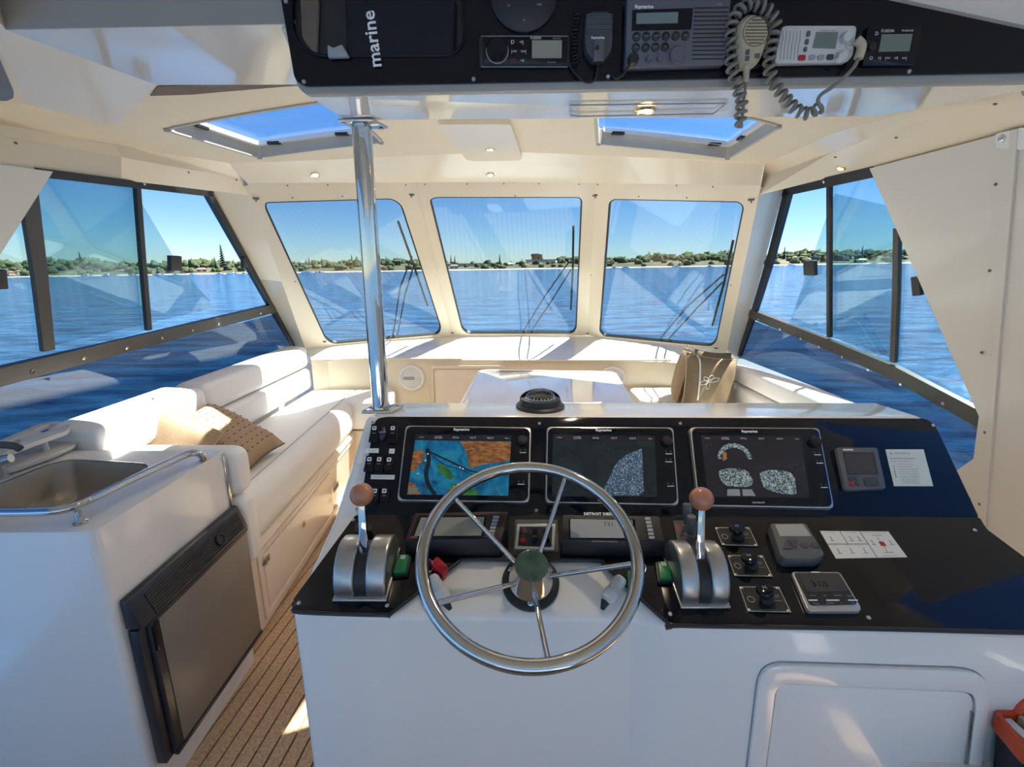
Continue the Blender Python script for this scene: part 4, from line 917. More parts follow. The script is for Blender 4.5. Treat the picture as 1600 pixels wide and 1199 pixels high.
decal(p2, bil2, rnd([(.84, .24), (.87, .22), (.875, .98), (.45, .98), (.55, .70), (.60, .50), (.70, .34)], .08), 'foam', W2 + .0005, 'wake_image')
p3, bil3, W3 = plotter('right chart plotter showing engine room camera views', [(1077, 666.5), (1281, 668), (1305, 796), (1090, 792)],
    [(1095, 680.5), (1252, 682), (1265, 778), (1106, 777)], (1277, 689), BT([(1277.5, 711), (1281, 724), (1288, 762)]), 'scr3', (1171, 674.5))
arc = [(.14 + .17 - .17 * math.cos(q), .40 - .27 * math.sin(q)) for q in [math.pi * k / 10 for k in range(11)]]
arci = [(.14 + .17 - .13 * math.cos(q), .40 - .19 * math.sin(q)) for q in [math.pi * k / 10 for k in range(11)]]
decal(p3, bil3, arc + arci[::-1], 'eng', W3 + .0005, 'camera_image')
decal(p3, bil3, [(.20, .30), (.235, .28), (.23, .40), (.185, .44)], 'chartl', W3 + .0008, 'camera_image')
decal(p3, bil3, rnd([(.13, .58), (.28, .54), (.42, .58), (.47, .76), (.43, .84), (.20, .84), (.14, .74)], .05), 'eng', W3 + .0005, 'camera_image')
decal(p3, bil3, rnd([(.53, .62), (.66, .56), (.84, .60), (.88, .70), (.875, .96), (.70, .94), (.56, .86)], .04), 'eng', W3 + .0005, 'camera_image')
decal(p3, bil3, [(.20, .88), (.32, .88), (.32, .98), (.19, .98)], 'gprint', W3 + .0006, 'camera_image'); decal(p3, bil3, [(.345, .88), (.44, .88), (.47, .98), (.345, .98)], 'gprint', W3 + .0006, 'camera_image')
for p_, (x, y), w_ in ((p2, (944, 782), W2), (p3, (1185, 785.5), W3)):
    l = FUP.px(x, y, w_); text('lettering', 'hybridtouch', .0062, 'print', p_, FUP, l.x, l.y, w_ + .0003)

# ------------------------------------------------------------------ rocker switches left of the plotters
def rocker(quadpx, lab, F_=FUP, w=.006, m='blackm', ic=True, label_m='print'):
    c0 = F_.wp(quadpx[3][0], quadpx[3][1], w); t = thing('rocker_switch', c0, lab, 'switch', 'black rocker switches at the panel left edge')
    q = F_.pts(quadpx, w + .006); m_ = MB(); m_.prism(inset(q, -.001), w, w + .004); build('bezel', m_, 'blackm', t, F_, bevel=.0008)
    mid = [q[0].lerp(q[3], .52), q[1].lerp(q[2], .52)]
    m_ = MB(); m_.add([(q[0].x, q[0].y, w + .004), (q[1].x, q[1].y, w + .004), (mid[1].x, mid[1].y, w + .0045), (mid[0].x, mid[0].y, w + .0045), (q[0].x, q[0].y, w + .009), (q[1].x, q[1].y, w + .009), (mid[1].x, mid[1].y, w + .006), (mid[0].x, mid[0].y, w + .006)], [(0, 3, 2, 1), (4, 5, 6, 7), (0, 1, 5, 4), (1, 2, 6, 5), (2, 3, 7, 6), (3, 0, 4, 7)])
    m_.add([(mid[0].x, mid[0].y, w + .006), (mid[1].x, mid[1].y, w + .006), (q[2].x, q[2].y, w + .008), (q[3].x, q[3].y, w + .008), (q[2].x, q[2].y, w + .004), (q[3].x, q[3].y, w + .004)], [(0, 1, 2, 3), (3, 2, 4, 5)])
    build('paddle', m_, 'black', t, F_, smooth=20)
    if ic:
        a = q[0].lerp(q[1], .5).lerp(q[3].lerp(q[2], .5), .24); sz = .0052
        Fs = F_.sub(a.x, a.y, w + .0088); mm = MB(); mm.prism(rrect(-sz, -sz, sz, sz, .0015), -0.001, .0006); ii = build('icon', mm, 'print', t, Fs); mm = MB(); mm.prism(rrect(-sz * .55, -sz * .4, sz * .55, sz * .5, .0008), .0006, .0009); build('icon_mark', mm, 'dprint', ii, Fs)
        b = mid[0].lerp(mid[1], .5); d = (mid[1] - mid[0]).length * .22; mm = MB(); mm.box(b.x - d, b.x + d, b.y - .0006, b.y + .0006, w + .006, w + .0068); build('lamp_bar', mm, 'gprint', t, F_)
    return t
rocker([(581, 663.5), (591.5, 663.5), (589, 690), (576, 690)], 'small black rocker switch, first of the top row')
rocker([(608, 663.5), (621, 663.5), (619, 690), (605.5, 690)], 'small black rocker switch right of the purple oval rocker')
rocker([(573, 713), (584, 713), (581, 736), (568, 736)], 'black rocker switch under the left white strip, first of three')
rocker([(588.5, 713), (599, 713), (596.5, 736.5), (584, 736.5)], 'black rocker switch, middle of the three in one row')
rocker([(603, 713), (614.5, 714), (612.5, 737), (600.5, 736.5)], 'black rocker switch, third of three beside the left plotter')
rocker([(582, 762), (591.5, 762), (589, 787), (578, 787)], 'black horn rocker switch partly behind the wooden ball')
rocker([(596, 762), (607, 762), (605, 787), (593, 787)], 'black rocker switch at the lower left of the left plotter')
l = FUP.px(598, 677, .012); S = FUP.sub(l.x, l.y, .006); t = thing('oval_switch', S.o, 'dark purple oval rocker switch between two square ones', 'switch')
m_ = MB(); m_.sphere((0, 0, 0.002), 1, 18, 10, (.0098, .0215, .010)); build('paddle', m_, mat('dark_purple_plastic', (0.03, 0.02, 0.055), 0.25), t, S); m_ = MB(); m_.box(-.009, .009, -.0008, .0008, .011, .0125); build('seam', m_, 'gprint', t, S)
for P, s_, sz, lab in [([(572.5, 701), (592, 701), (591.5, 708), (571, 708)], 'ST. SYNCRO', .0042, 'small white label strip over the first rocker row'), ([(608.5, 701.5), (617, 701.5), (616, 709), (607.5, 709)], 'TRIM', .0040, 'tiny white square label strip beside the left plotter'), ([(580, 742), (617, 742.5), (616, 749.5), (579, 749)], 'NAVIGATION LIGHTS / HORN', .0042, 'long white label strip above the lower rockers')]:
    q = FUP.pts(P, .0065); m_ = MB(); m_.prism(q, .006, .0068); o_ = build('label_strip', m_, 'paper', None, FUP); tag(o_, lab, 'label strip'); c_ = (q[0] + q[2]) / 2; text('lettering', s_, sz, 'dprint', o_, FUP, c_.x, c_.y, .0069, sx=.8)

# autopilot display and mooring card at the right
t = thing('autopilot_display', FUP.wp(1345, 765, .006), 'grey autopilot display with a red button', 'instrument')
o2 = rnd(FUP.pts([(1305.5, 699), (1371, 699), (1385.5, 765), (1320, 768)], .016), .009, 4); m_ = MB(); m_.prism(o2, .006, .018, top=inset(o2, .0015)); build('body', m_, 'grey', t, FUP, bevel=.002)
build('display', quad(FUP, [(1317.5, 708), (1364, 708), (1371, 741), (1324.5, 741)], .018, .0186), 'lcdd', t, FUP)
build('display_edge', MB().plate(FUP.pts([(1317, 707.5), (1365, 707.5), (1372, 741.5), (1324, 741.5)], .0188), [inset(FUP.pts([(1317, 707.5), (1365, 707.5), (1372, 741.5), (1324, 741.5)], .0188), .0015)], .018, .0192), 'blackm', t, FUP)
for x, y, mm in [(1330, 747.5, 'rubber'), (1339, 747.5, 'rubber'), (1332, 755.5, 'red'), (1341, 755.5, 'rubber')]: knob(t, FUP, x, y, .0058, .003, mm, .018)
a = FUP.pts([(1349, 747), (1371, 746.5), (1374, 759), (1352, 760)], .020); m_ = MB(); m_.prism(rnd(a, .005), .018, .021); build('rocker_pad', m_, 'rubber', t, FUP, bevel=.0008)
build('name_bar', quad(FUP, [(1317, 702), (1333, 702), (1333.5, 704), (1317.5, 704)], .018, .0186), 'print', t, FUP)
card = rnd(FUP.pts([(1383.5, 702.5), (1443, 702.5), (1458, 760), (1397, 760)], .0068), .001); m_ = MB(); m_.prism(card, .006, .0072); o_ = build('mooring_card', m_, 'papergr', None, FUP); tag(o_, 'pale green printed mooring card beside the autopilot display', 'card')
def cardtext(x, y, s_, sz, mm='dprint'): l = FUP.px(x, y, .0073); text('lettering', s_, sz, mm, o_, FUP, l.x, l.y, .0074, align='LEFT')
cardtext(1398, 709, 'ROTTNEST IS', .0066); cardtext(1390, 716.5, 'Shared Mooring System', .0068); cardtext(1391.5, 721, 'For licensed and authorised users only', .0036); cardtext(1402, 725.5, 'Licensed area 10m contours', .0036)
for k, (y, s_) in enumerate([(729.5, 'Licensed sites maximum'), (733.5, '1 - vessels up to and including 10m'), (737.5, '2 - vessels up to and including 12m'), (741.3, '3 - vessels up to and including 15m'), (745.3, '4 - vessels up to and including 20m'), (749, 'vessels over 20m, vessels may'), (752, 'be on mooring. Maximum size'), (755, 'is labelled on the mooring buoy')]):
    cardtext(1402 + k * 1.1, y, s_, .0036)
    if k < 6:
        l = FUP.px(1396.5 + k * .9, y, .0073); m_ = MB(); m_.lathe([(.0016, 0), (.0016, .0003)], n=10); build('bullet', m_, 'dprint' if k < 5 else 'paper', o_, FUP.sub(l.x, l.y, .0073))
l = FUP.px(1392, 709, .0073); m_ = MB(); m_.lathe([(.003, 0), (.003, .0003)], n=14); build('emblem', m_, 'gprint', o_, FUP.sub(l.x, l.y, .0073))

# ------------------------------------------------------------------ controls on the flatter panel
PW = .006                                                    # top of the black sheet
def throttle(lab, base_px, ball_px, knob_m, half):
    """twin-cheek engine control with a lever and wooden ball"""
    pc = FLP.wp(base_px[0], base_px[1], PW); x0 = pc.x
    t = thing('engine_control', pc, lab, 'engine control', 'engine controls either side of the wheel')
    d = ray(*ball_px); ball = CAM + d * (x0 / d.x)
    S = Frame(pc, (0, 1, 0), (0, 0, 1))                      # u forward, v up, n = +X
    # side profile of a cheek (u forward, v up), base along the panel slope
    tn = math.tan(a15)
    prof = [(0.0, 0.004)] + [(0.066 - 0.066 * math.cos(q), 0.004 + .030 + 0.060 * math.sin(q)) for q in [math.pi * k / 12 * .5 for k in range(0, 7)]]
    R_ = .135; prof = [(-.002, .006), (-.004, .03)] + [(.062 + .066 * math.cos(q), .026 + .072 * math.sin(q)) for q in [math.pi * (1 - k / 10) for k in range(1, 8)]] + [(.118, .032 + .118 * tn), (.122, .004 + .122 * tn)]
    base = MB(); pf = [(-.006, -.001), (.124, -.001 + .124 * tn), (.124, .005 + .124 * tn), (-.006, .005)]
    base.prism(pf, -half - .002, half + .002); build('base', base, 'brushed', t, S, bevel=.002)
    for sg in (-1, 1):
        c = MB(); w_in, w_out = .0115, half
        c.prism(prof, sg * w_in, sg * w_out); build('cheek', c, 'brushed', t, S, bevel=.006, seg=3)
    m_ = MB(); m_.prism([(u * .94 + .004, v * .86) for u, v in prof], -.0112, .0112); build('slot_filler', m_, 'blackm', t, S)
    # lever: flat tapered bar from the slot up to the ball
    piv = pc + Vector((0, .040, .052)); dv = (ball - piv); dl = dv.length; dv.normalize()
    Lf = Frame(piv, (1, 0, 0), dv)
    m_ = MB(); m_.prism([(-.0088, 0.0), (.0088, 0.0), (.0068, dl * .96), (-.0068, dl * .96)], -.005, .005); lv = build('lever', m_, 'steel', t, Lf, bevel=.002)
    m_ = MB(); m_.lathe([(.0055, 0), (.005, .002), (.0025, .002)], (0, .022, .005), n=14); build('lever_screw', m_, 'rubber', lv, Lf)
    m_ = MB(); m_.sphere(ball, .0235, 28, 18); build('ball', m_, knob_m, t)
    return t
throttle('left engine control with wooden ball lever beside the green switch', (563, 938), (565, 773), 'pink', .052)
throttle('right engine control with wooden ball lever beside the knob plates', (1101, 949), (1096, 780), 'pink', .047)

M['boot'] = mat('grey_rubber_boot', (0.12, 0.125, 0.14), 0.5, var=0.1, vscale=30)
# pair of rubber-booted joysticks behind the right control
for (xb, yb), (xt, yt), lab in [((1077, 842), (1073.5, 789), 'rear grey rubber-booted joystick near the right wooden ball'), ((1078, 852), (1080.5, 808), 'front grey rubber-booted joystick near the right wooden ball')]:
    b0 = FLP.wp(xb, yb, PW); d = ray(xt, yt); tpnt = CAM + d * ((b0.y + (.02 if yt < 800 else .0)) / d.y); ax = tpnt - b0; L_ = ax.length
    t = thing('trim_joystick', b0, lab, 'joystick', 'booted joysticks')
    m_ = MB(); pr = []
    for k in range(7): h = L_ * .06 * k + .001; r = .0195 - .0015 * k; pr += [(r, h), (r + .0022, h + L_ * .02), (r - .001, h + L_ * .045)]
    m_.lathe([(.021, 0)] + pr, b0, ax, 20); build('boot', m_, 'boot', t)
    m_ = MB(); m_.lathe([(.0085, L_ * .42), (.0095, L_ * .5), (.0105, L_ * .98), (.0095, L_ * 1.03)], b0, ax, 18); build('stick', m_, 'boot', t)
    m_ = MB(); m_.lathe([(.0095, L_ * 1.03), (.007, L_ * 1.045)], b0, ax, 16); build('cap', m_, 'grey', t)
m_ = MB(); m_.prism(rnd(FLP.pts([(1051, 815), (1094, 815), (1100, 858), (1060, 858)], PW), .004), PW, PW + .004); o_ = build('joystick_plate', m_, 'rubber', None, FLP, bevel=.001); tag(o_, 'dark grey plate under the two booted joysticks', 'plate')
m_ = MB(); m_.prism(FLP.pts([(1056, 822), (1060, 818), (1062, 826), (1058, 832)], PW + .004), PW + .004, PW + .0046); build('mark', m_, 'red', o_, FLP)

# black small box behind the left control
t = thing('small_gauge', FLP.wp(572, 835, PW), 'small black gauge with pink mark behind the left lever', 'gauge')
m_ = MB(); m_.prism(rnd(FLP.pts([(556, 822), (580, 820), (583, 833), (554, 836)], .02), .004), PW, .028); build('body', m_, 'blackm', t, FLP, bevel=.003); build('mark', quad(FLP, [(570, 825), (575, 825), (573, 830), (569, 830)], .028, .0286), 'maroon', t, FLP)

# green rocker covers
for P, lab in [([(622.5, 867), (640, 867), (634, 894), (614, 896)], 'green rocker switch right of the left engine control'), ([(1027, 878), (1045, 877.5), (1050, 906), (1031, 905.5)], 'green rocker switch left of the right engine control')]:
    t = thing('rocker_switch', FLP.wp(P[3][0], P[3][1], PW), lab, 'switch', 'green rocker switches')
    q = FLP.pts(P, .018); m_ = MB(); m_.prism(rnd(inset(q, -.0035), .004), PW, .014); build('bezel', m_, 'blackm', t, FLP, bevel=.001)
    q2 = rnd(q, .003); m_ = MB(); m_.prism(q2, .013, .020, top=inset(q2, .0012)); pd = build('paddle', m_, 'green', t, FLP, bevel=.001)
    c_ = (q[0] + q[1]) / 2 * .82 + (q[2] + q[3]) / 2 * .18; S = FLP.sub(c_.x, c_.y, .0201); m_ = MB(); m_.plate(rrect(-.005, -.0045, .005, .0045, .001), [rrect(-.0035, -.003, .0035, .003, .001)], 0, .0005); build('icon', m_, 'print', pd, S); m_ = MB(); m_.lathe([(.002, 0), (.002, .0005)], n=10); build('icon_dot', m_, 'print', pd, S)

# engine display units (wedge housings)
def wedge(lab, top_px, face_px, drop_px, kind):
    """face is tilted up to the helmsman; drop_px is the line where the housing meets the panel in front"""
    fl, fr = FLP.wp(*drop_px[0], PW), FLP.wp(*drop_px[1], PW)
    up_ = Vector((0, 0, 1))
    lf = [onY(face_px[3][0], face_px[3][1], fl.y), onY(face_px[2][0], face_px[2][1], fr.y)]
    hi_y = fl.y + .058
    lb = [onY(face_px[0][0], face_px[0][1], hi_y), onY(face_px[1][0], face_px[1][1], hi_y)]
    t = thing('engine_display', fl, lab, 'engine display', 'engine displays in wedge housings')
    bl_, br_ = Vector((lb[0].x, lb[0].y, 1.0)), Vector((lb[1].x, lb[1].y, 1.0))
    m_ = MB(); m_.add([fl, fr, lf[1], lf[0], lb[0], lb[1], bl_, br_], [(0, 1, 2, 3), (3, 2, 5, 4), (4, 5, 7, 6), (0, 3, 4, 6), (1, 7, 5, 2), (0, 6, 7, 1)]); build('housing', m_, 'blackm', t, bevel=.003)
    F_ = frame3(lf[0], lf[1], lb[0]); F_ = Frame(lf[0], lf[1] - lf[0], lb[0] - lf[0])
    return t, F_
t, FE1 = wedge('left engine display with maroon outline and blank screen', None, [(648, 801), (795, 799), (784, 843), (632, 845)], [(634, 868), (783, 870)], 0)
q = FE1.pts([(652, 804), (792, 802), (781, 839), (637, 842)], .001); m_ = MB(); m_.plate(q, [inset(q, .0014)], 0.0, .0012); build('outline', m_, 'maroon', t, FE1)
build('screen_frame', quad(FE1, [(655, 807), (760, 806), (756, 841), (643, 842)], 0, .0012), 'black', t, FE1)
build('screen', quad(FE1, [(658, 809), (757, 808), (752, 837), (647, 838)], .0012, .0018), 'lcd', t, FE1)
for k in range(6): 
    x, y = 775.5 - k * 1.6, 808.2 + k * 5.4; a = FE1.pts([(x - 4.5, y - 2), (x + 4.5, y - 2), (x + 4, y + 2), (x - 5, y + 2)], .002); m_ = MB(); m_.prism(a, 0, .0022); build('key', m_, 'gprint', t, FE1)
build('corner_mark', quad(FE1, [(641, 838), (652, 838), (651, 842), (640, 842)], .0012, .002), 'maroon', t, FE1)
t, FE2 = wedge('right engine display lettered Detroit Diesel', None, [(879, 804), (1030, 806), (1038, 846), (877, 844)], [(877, 868), (1041, 872)], 0)
build('screen_frame', quad(FE2, [(889, 810), (992, 812), (996, 843), (889, 842)], 0, .0012), 'black', t, FE2)
build('screen', quad(FE2, [(891, 811), (988, 813), (992, 841), (891.5, 840.5)], .0012, .0018), 'lcdp', t, FE2)
for s_, x, y, sz, mm in [('DETROIT DIESEL', 937, 803.6, .0098, 'print'), ('ELECTRONIC CONTROLS', 945, 846.5, .0048, 'gprint'), ('731', 951, 819.5, .016, 'dprint'), ('45 RPM\n0 HRS', 910, 831, .0055, 'gprint')]:
    l = FE2.px(x, y, .002); text('lettering', s_, sz, mm, t, FE2, l.x, l.y, .0021, bold=.0003 if mm == 'print' else 0)
for k in range(6):
    x, y = 1012 + k * 1.25, 810.5 + k * 5.9; a = FE2.pts([(x - 4.3, y - 2), (x + 4.3, y - 2), (x + 4.6, y + 2.2), (x - 4, y + 2.2)], .002); m_ = MB(); m_.prism(a, 0, .0024); build('key', m_, 'gprint', t, FE2)

# six-button panel between the engine displays
t = thing('button_panel', FLP.wp(838, 860, PW), 'black six-button panel with cream frame above the hub', 'button panel')
FB6 = frame3(FLP.wp(800, 864, PW), FLP.wp(876, 866, PW), onY(838, 815, FLP.wp(838, 862).y + .045)); FB6 = Frame(FB6.o, (1, 0, 0), FB6.v)
m_ = MB(); q = FB6.pts([(805, 812), (871, 812), (873, 868), (802, 868)]); m_.prism(q, -.03, -.001); build('bracket', m_, 'grey', t, FB6)
q = FB6.pts([(808, 819), (868, 819), (866, 860), (804, 858)], .002); m_ = MB(); m_.plate(q, [inset(q, .0065)], 0, .003); build('frame', m_, 'gold', t, FB6, bevel=.0008)
m_ = MB(); m_.prism(inset(q, .0066), 0, .0015); build('face', m_, 'blackm', t, FB6)
for k, (x, y) in enumerate([(819, 829.5), (836, 829.5), (854, 830), (817.5, 843.5), (835, 844), (854, 844)]):
    b2 = knob(t, FB6, x, y, .0068, .005, 'red' if k == 3 else ('maroon' if k == 0 else 'black'), .0015, 18, 'push_button'); l = FB6.px(x, y - 6, .0016); mm = MB(); mm.box(l.x - .003, l.x + .003, l.y - .0006, l.y + .0006, .0015, .0018); build('caption', mm, 'gprint', t, FB6)

# three pull-knob plates
for P, kc, lab in [([(1117, 824.5), (1170.5, 824.5), (1184.5, 853.5), (1128.5, 852)], (1151, 823.5), 'black knob plate nearest the plotter, first of three'), ([(1137, 868), (1191.5, 868.5), (1207, 901), (1147.5, 900)], (1170.5, 869.5), 'black knob plate in the middle of three'), ([(1155, 917), (1217, 917.5), (1236, 957), (1168.5, 955.5)], (1195, 920), 'black knob plate nearest the console edge, third of three')]:
    t = thing('knob_plate', FLP.wp(P[3][0], P[3][1], PW), lab, 'control knob', 'pull-knob plates beside the right control')
    q = FLP.pts(P, .009); m_ = MB(); m_.prism(q, PW, .0085); build('plate', m_, 'blackm', t, FLP); m_ = MB(); m_.plate(q, [inset(q, .0011)], .0085, .0094); build('border', m_, 'gold', t, FLP)
    c_ = (q[0] + q[1] + q[2] + q[3]) / 4
    for c4 in q:
        p = c4.lerp(c_, .1); m_ = MB(); m_.lathe([(.003, 0), (.003, .0012), (.0015, .002)], n=10); build('screw', m_, 'silver', t, FLP.sub(p.x, p.y, .0085))
    S = FLP.sub(c_.x + .004, c_.y - .004, .0085); base = S.o; d = ray(*kc); kt = CAM + d * ((base.y - .004) / d.y); ax = kt - base; hh = ax.length
    m_ = MB(); m_.lathe([(.0135, 0), (.0135, .006), (.009, .010), (.009, hh * .7)], base, ax, 20); stem = build('stem', m_, 'blackm', t)
    m_ = MB(); m_.lathe([(.008, hh * .62), (.0155, hh * .70), (.0168, hh * .88), (.0145, hh * 1.0), (.008, hh * 1.04)], base, ax, 26); build('knob', m_, 'black', t)
    a_ = ax.normalized(); Fk = Frame(kt + a_ * .0023, (1, 0, 0), Vector((0, 1, 0)) - a_ * a_.y); text('lettering', 'H', .012, 'gprint', t, Fk, 0, 0, .0006)
    p = q[0].lerp(q[3], .52).lerp(q[1].lerp(q[2], .52), .18); m_ = MB(); m_.lathe([(.0072, 0), (.0072, .0006), (.0058, .0006), (.0058, 0)], n=20, cap=False); build('emblem', m_, 'gprint', t, FLP.sub(p.x, p.y, .0086))
    text('lettering', 'EXTEND\nSIDE\n\nRETRACT', .0042, 'gprint', t, FLP, q[1].lerp(q[2], .45).x - .014, q[1].lerp(q[2], .45).y, .0088); text('lettering', 'INTERCEPTOR CONTROL', .0030, 'gprint', t, FLP, (q[2].x + q[3].x) / 2, q[2].y + .005, .0088)

# grey display with triangle keys
t = thing('pilot_display', FLP.wp(1248, 875, PW), 'grey display unit with two triangle and two round keys', 'instrument')
o2 = rnd(FLP.pts([(1202, 817), (1260, 817), (1290, 866), (1276, 874), (1228, 874), (1219, 868)], .030), .008, 4); m_ = MB(); m_.prism(inset(o2, -.001), PW, .030, top=inset(o2, .0015)); build('body', m_, 'grey', t, FLP, bevel=.003)
build('display', quad(FLP, [(1211, 820), (1254, 819), (1268, 838), (1219, 838)], .030, .0307), 'lcdp', t, FLP)
for P in ([(1229, 843), (1223, 858), (1240, 858)], [(1231, 844), (1247, 844), (1244, 858)]):
    q = FLP.pts(P, .031); m_ = MB(); m_.prism(rnd(q, .002), .030, .032); build('key', m_, 'rubber', t, FLP, bevel=.0005)
for x, y in ((1257, 851.5), (1274, 851.5)): knob(t, FLP, x, y, .0088, .002, 'rubber', .030, 20, 'key')
# instruction sheet
t_out = [(1281, 830), (1388, 831), (1417.5, 871), (1306, 873)]
q = FLP.pts(t_out, PW + .0004); m_ = MB(); m_.prism(q, PW, PW + .0008); sh = build('instruction_sheet', m_, 'paper', None, FLP); tag(sh, 'white printed interceptor instruction sheet on the black panel', 'instruction sheet')
def sq_(a, b): return q[0].lerp(q[1], a).lerp(q[3].lerp(q[2], a), b)
def ln(a, b, wd=.0006, mm='dprint'):
    a, b = Vector(sq_(*a)), Vector(sq_(*b)); d = (b - a).normalized(); nn = Vector((-d.y, d.x)) * wd; mb = MB(); mb.prism([a + nn, a - nn, b - nn, b + nn], PW + .0008, PW + .0012); build('printed_line', mb, mm, sh, FLP)
ln((.29, 0), (.29, .49)); ln((.58, 0), (.58, 1)); ln((0, .5), (.58, .5))
for a, b in [(.10, .30), (.38, .30), (.50, .30), (.10, .75), (.28, .75), (.47, .75), (.66, .45), (.92, .45)]:
    ln((a, b - .10), (a, b + .06), .0012, 'gprint'); ln((a - .03, b + .08), (a + .03, b + .08), .0008, 'gprint')
ln((.78, .22), (.78, .80), .0007, 'gprint'); ln((.72, .82), (.86, .82), .0009, 'gprint'); ln((.72, .16), (.86, .16), .0009, 'gprint')
mb = MB(); mb.prism([sq_(.745, .42), sq_(.82, .42), sq_(.82, .58), sq_(.745, .58)], PW + .0012, PW + .0016); build('printed_emblem', mb, 'red', sh, FLP)
for a, b, s_ in [(.14, .06, 'ATTITUDE'), (.43, .06, 'PORT  STBD'), (.78, .05, 'BOW UP / BOW DOWN'), (.10, .56, 'LIST'), (.28, .56, 'TRIM'), (.46, .56, 'LEVEL'), (.78, .94, 'BOW DOWN')]:
    p = sq_(a, b); text('lettering', s_, .0052, 'gprint', sh, FLP, p.x, p.y, PW + .0010)
# multifunction instrument with silver lower edge
t = thing('wind_instrument', FLP.wp(1295, 955, PW), 'black multifunction display reading digits with silver edge', 'instrument')
o2 = rnd(FLP.pts([(1238, 892), (1313, 892.5), (1346, 947), (1344, 953), (1264, 953)], .020), .007, 4); m_ = MB(); m_.prism(inset(o2, -.001), PW, .017); build('case', m_, 'silver', t, FLP, bevel=.003); i2 = rnd(FLP.pts([(1241, 893.5), (1311, 894), (1341, 942), (1266, 943)], .0225), .006); m_ = MB(); m_.prism(i2, .017, .0205); build('face', m_, 'blackm', t, FLP, bevel=.001)
build('display', quad(FLP, [(1247, 897), (1308, 897), (1326, 924), (1262, 925)], .0205, .0211), 'lcdd', t, FLP)
l = FLP.px(1281, 913, .0215); text('lettering', '3.05', .020, 'black', t, FLP, l.x, l.y, .0214)
for x0, x1, y in [(1263, 1277, 938), (1291, 1311, 938), (1325, 1340, 938)]:
    build('key_bar', quad(FLP, [(x0, y - .8), (x1, y - .8), (x1 + .6, y + .8), (x0 + .6, y + .8)], .0205, .0212), 'print', t, FLP)
for x, y, s_ in [(1270, 931, 'DATA'), (1289, 931, 'UP'), (1309, 931, 'DOWN'), (1329, 932, 'MENU'), (1275, 943.5, 'PAGE'), (1297, 943, 'ENTER'), (1314, 943, 'x'), (1333, 943, 'OK')]:
    l = FLP.px(x, y, .021); text('lettering', s_, .0046, 'gprint', t, FLP, l.x, l.y, .0211)
build('name_bar', quad(FLP, [(1267, 893.6), (1281, 893.6), (1281.6, 895), (1267.6, 895)], .0205, .0211), 'print', t, FLP)

# ------------------------------------------------------------------ steering wheel
RC = FCP.px(829, 912); n26 = FCP.n; hub0 = FCP.at(RC.x, RC.y, 0)
t = thing('steering_wheel', hub0, 'five-spoke polished steel steering wheel', 'steering wheel')
S = FCP.sub(RC.x, RC.y, 0)
m_ = MB(); m_.lathe([(.060, 0.001), (.060, .008), (.056, .011), (.040, .012)], n=48); fl_ = build('mounting_ring', m_, 'blackm', t, S)
for k in range(3):
    a = math.radians(-90 + 120 * k) if k else math.radians(-92); m_ = MB(); m_.lathe([(.0062, .011), (.0062, .014), (.004, .016)], (.048 * math.cos(a), .048 * math.sin(a), 0), n=14); build('bolt', m_, 'steel', fl_, S)
m_ = MB(); m_.lathe([(.047, .012), (.047, .019), (.045, .022), (.0345, .070), (.0335, .073)], n=40); build('hub', m_, 'steel', t, S)
m_ = MB(); m_.lathe([(.0340, .071), (.0340, .0745), (.031, .0760), (.008, .0766)], n=40); build('hub_cap', m_, 'hubgreen', t, S, smooth=12)
HR_, RR = .13, .2045
rim_c = S.o + n26 * HR_ + Vector((-.006, 0, 0)); vv = FCP.v; uu = Vector((1, 0, 0))
ring = [rim_c + (uu * math.cos(q) + vv * math.sin(q)) * RR for q in [2 * math.pi * k / 96 for k in range(96)]]
build('rim', MB().tube(ring, .0128, 16, closed=True), 'steel', t)
for (x, y) in [(713, 780), (885, 742), (985, 880), (856, 1030), (672, 948)]:
    Fw = Frame(rim_c, uu, vv); l = Fw.px(x, y); ang = math.atan2(l.y, l.x)
    dirv = uu * math.cos(ang) + vv * math.sin(ang); p1_ = rim_c + dirv * (RR - .006); p0_ = S.o + n26 * .038 + dirv * .036
    build('spoke', MB().tube([p0_, p0_.lerp(p1_, .5), p1_], .0052, 12), 'steel', t)

# ignition keys with floats and fobs hanging on the cream slope
def keyset(lab, ring_px, floatP, fobP, fm, tipP):
    t = thing('ignition_keys', FLP.wp(*ring_px, PW), lab, 'keys', 'ignition keys either side of the wheel')
    c0 = FLP.wp(*ring_px, .020)
    m_ = MB(); m_.lathe([(.012, 0), (.012, .010), (.009, .013)], FLP.wp(*ring_px, PW), FLP.n, 18); build('key_switch', m_, 'blackm', t)
    m_ = MB(); ringp = [c0 + Vector((.0135 * math.cos(q), .003 * math.sin(q), .0135 * math.sin(q))) for q in [2 * math.pi * k / 28 for k in range(28)]]; m_.tube(ringp, .0011, 6, closed=True); build('split_ring', m_, 'steel', t)
    q = rnd([FCP.px(x, y, .018) for x, y in floatP], .004); m_ = MB(); m_.prism(q, .006, .030, top=inset(q, .001)); build('float', m_, fm, t, FCP, bevel=.004, seg=3)
    (xa, ya), (xb, yb) = fobP; a, b = FCP.wp(xa, ya, .030), FCP.wp(xb, yb, .017); L_ = (b - a).length
    m_ = MB(); m_.lathe([(.0095, 0), (.0132, .006), (.0132, L_ * .55), (.0152, L_ * .6), (.0142, L_ * .93), (.010, L_)], a, b - a, 20); f_ = build('fob', m_, 'fob', t)
    tb = FCP.wp(*tipP, .012); m_ = MB(); m_.lathe([(.0095, 0), (.004, (tb - b).length)], b, tb - b, 14); build('fob_tip', m_, 'blackm', f_)
    return t, a, b
keyset('red float key ring with pale fob left of the wheel', (667, 884), [(672, 884), (684, 873), (701, 889), (692, 904), (678, 893)], [(674, 901), (696, 940)], 'red', (704, 953))
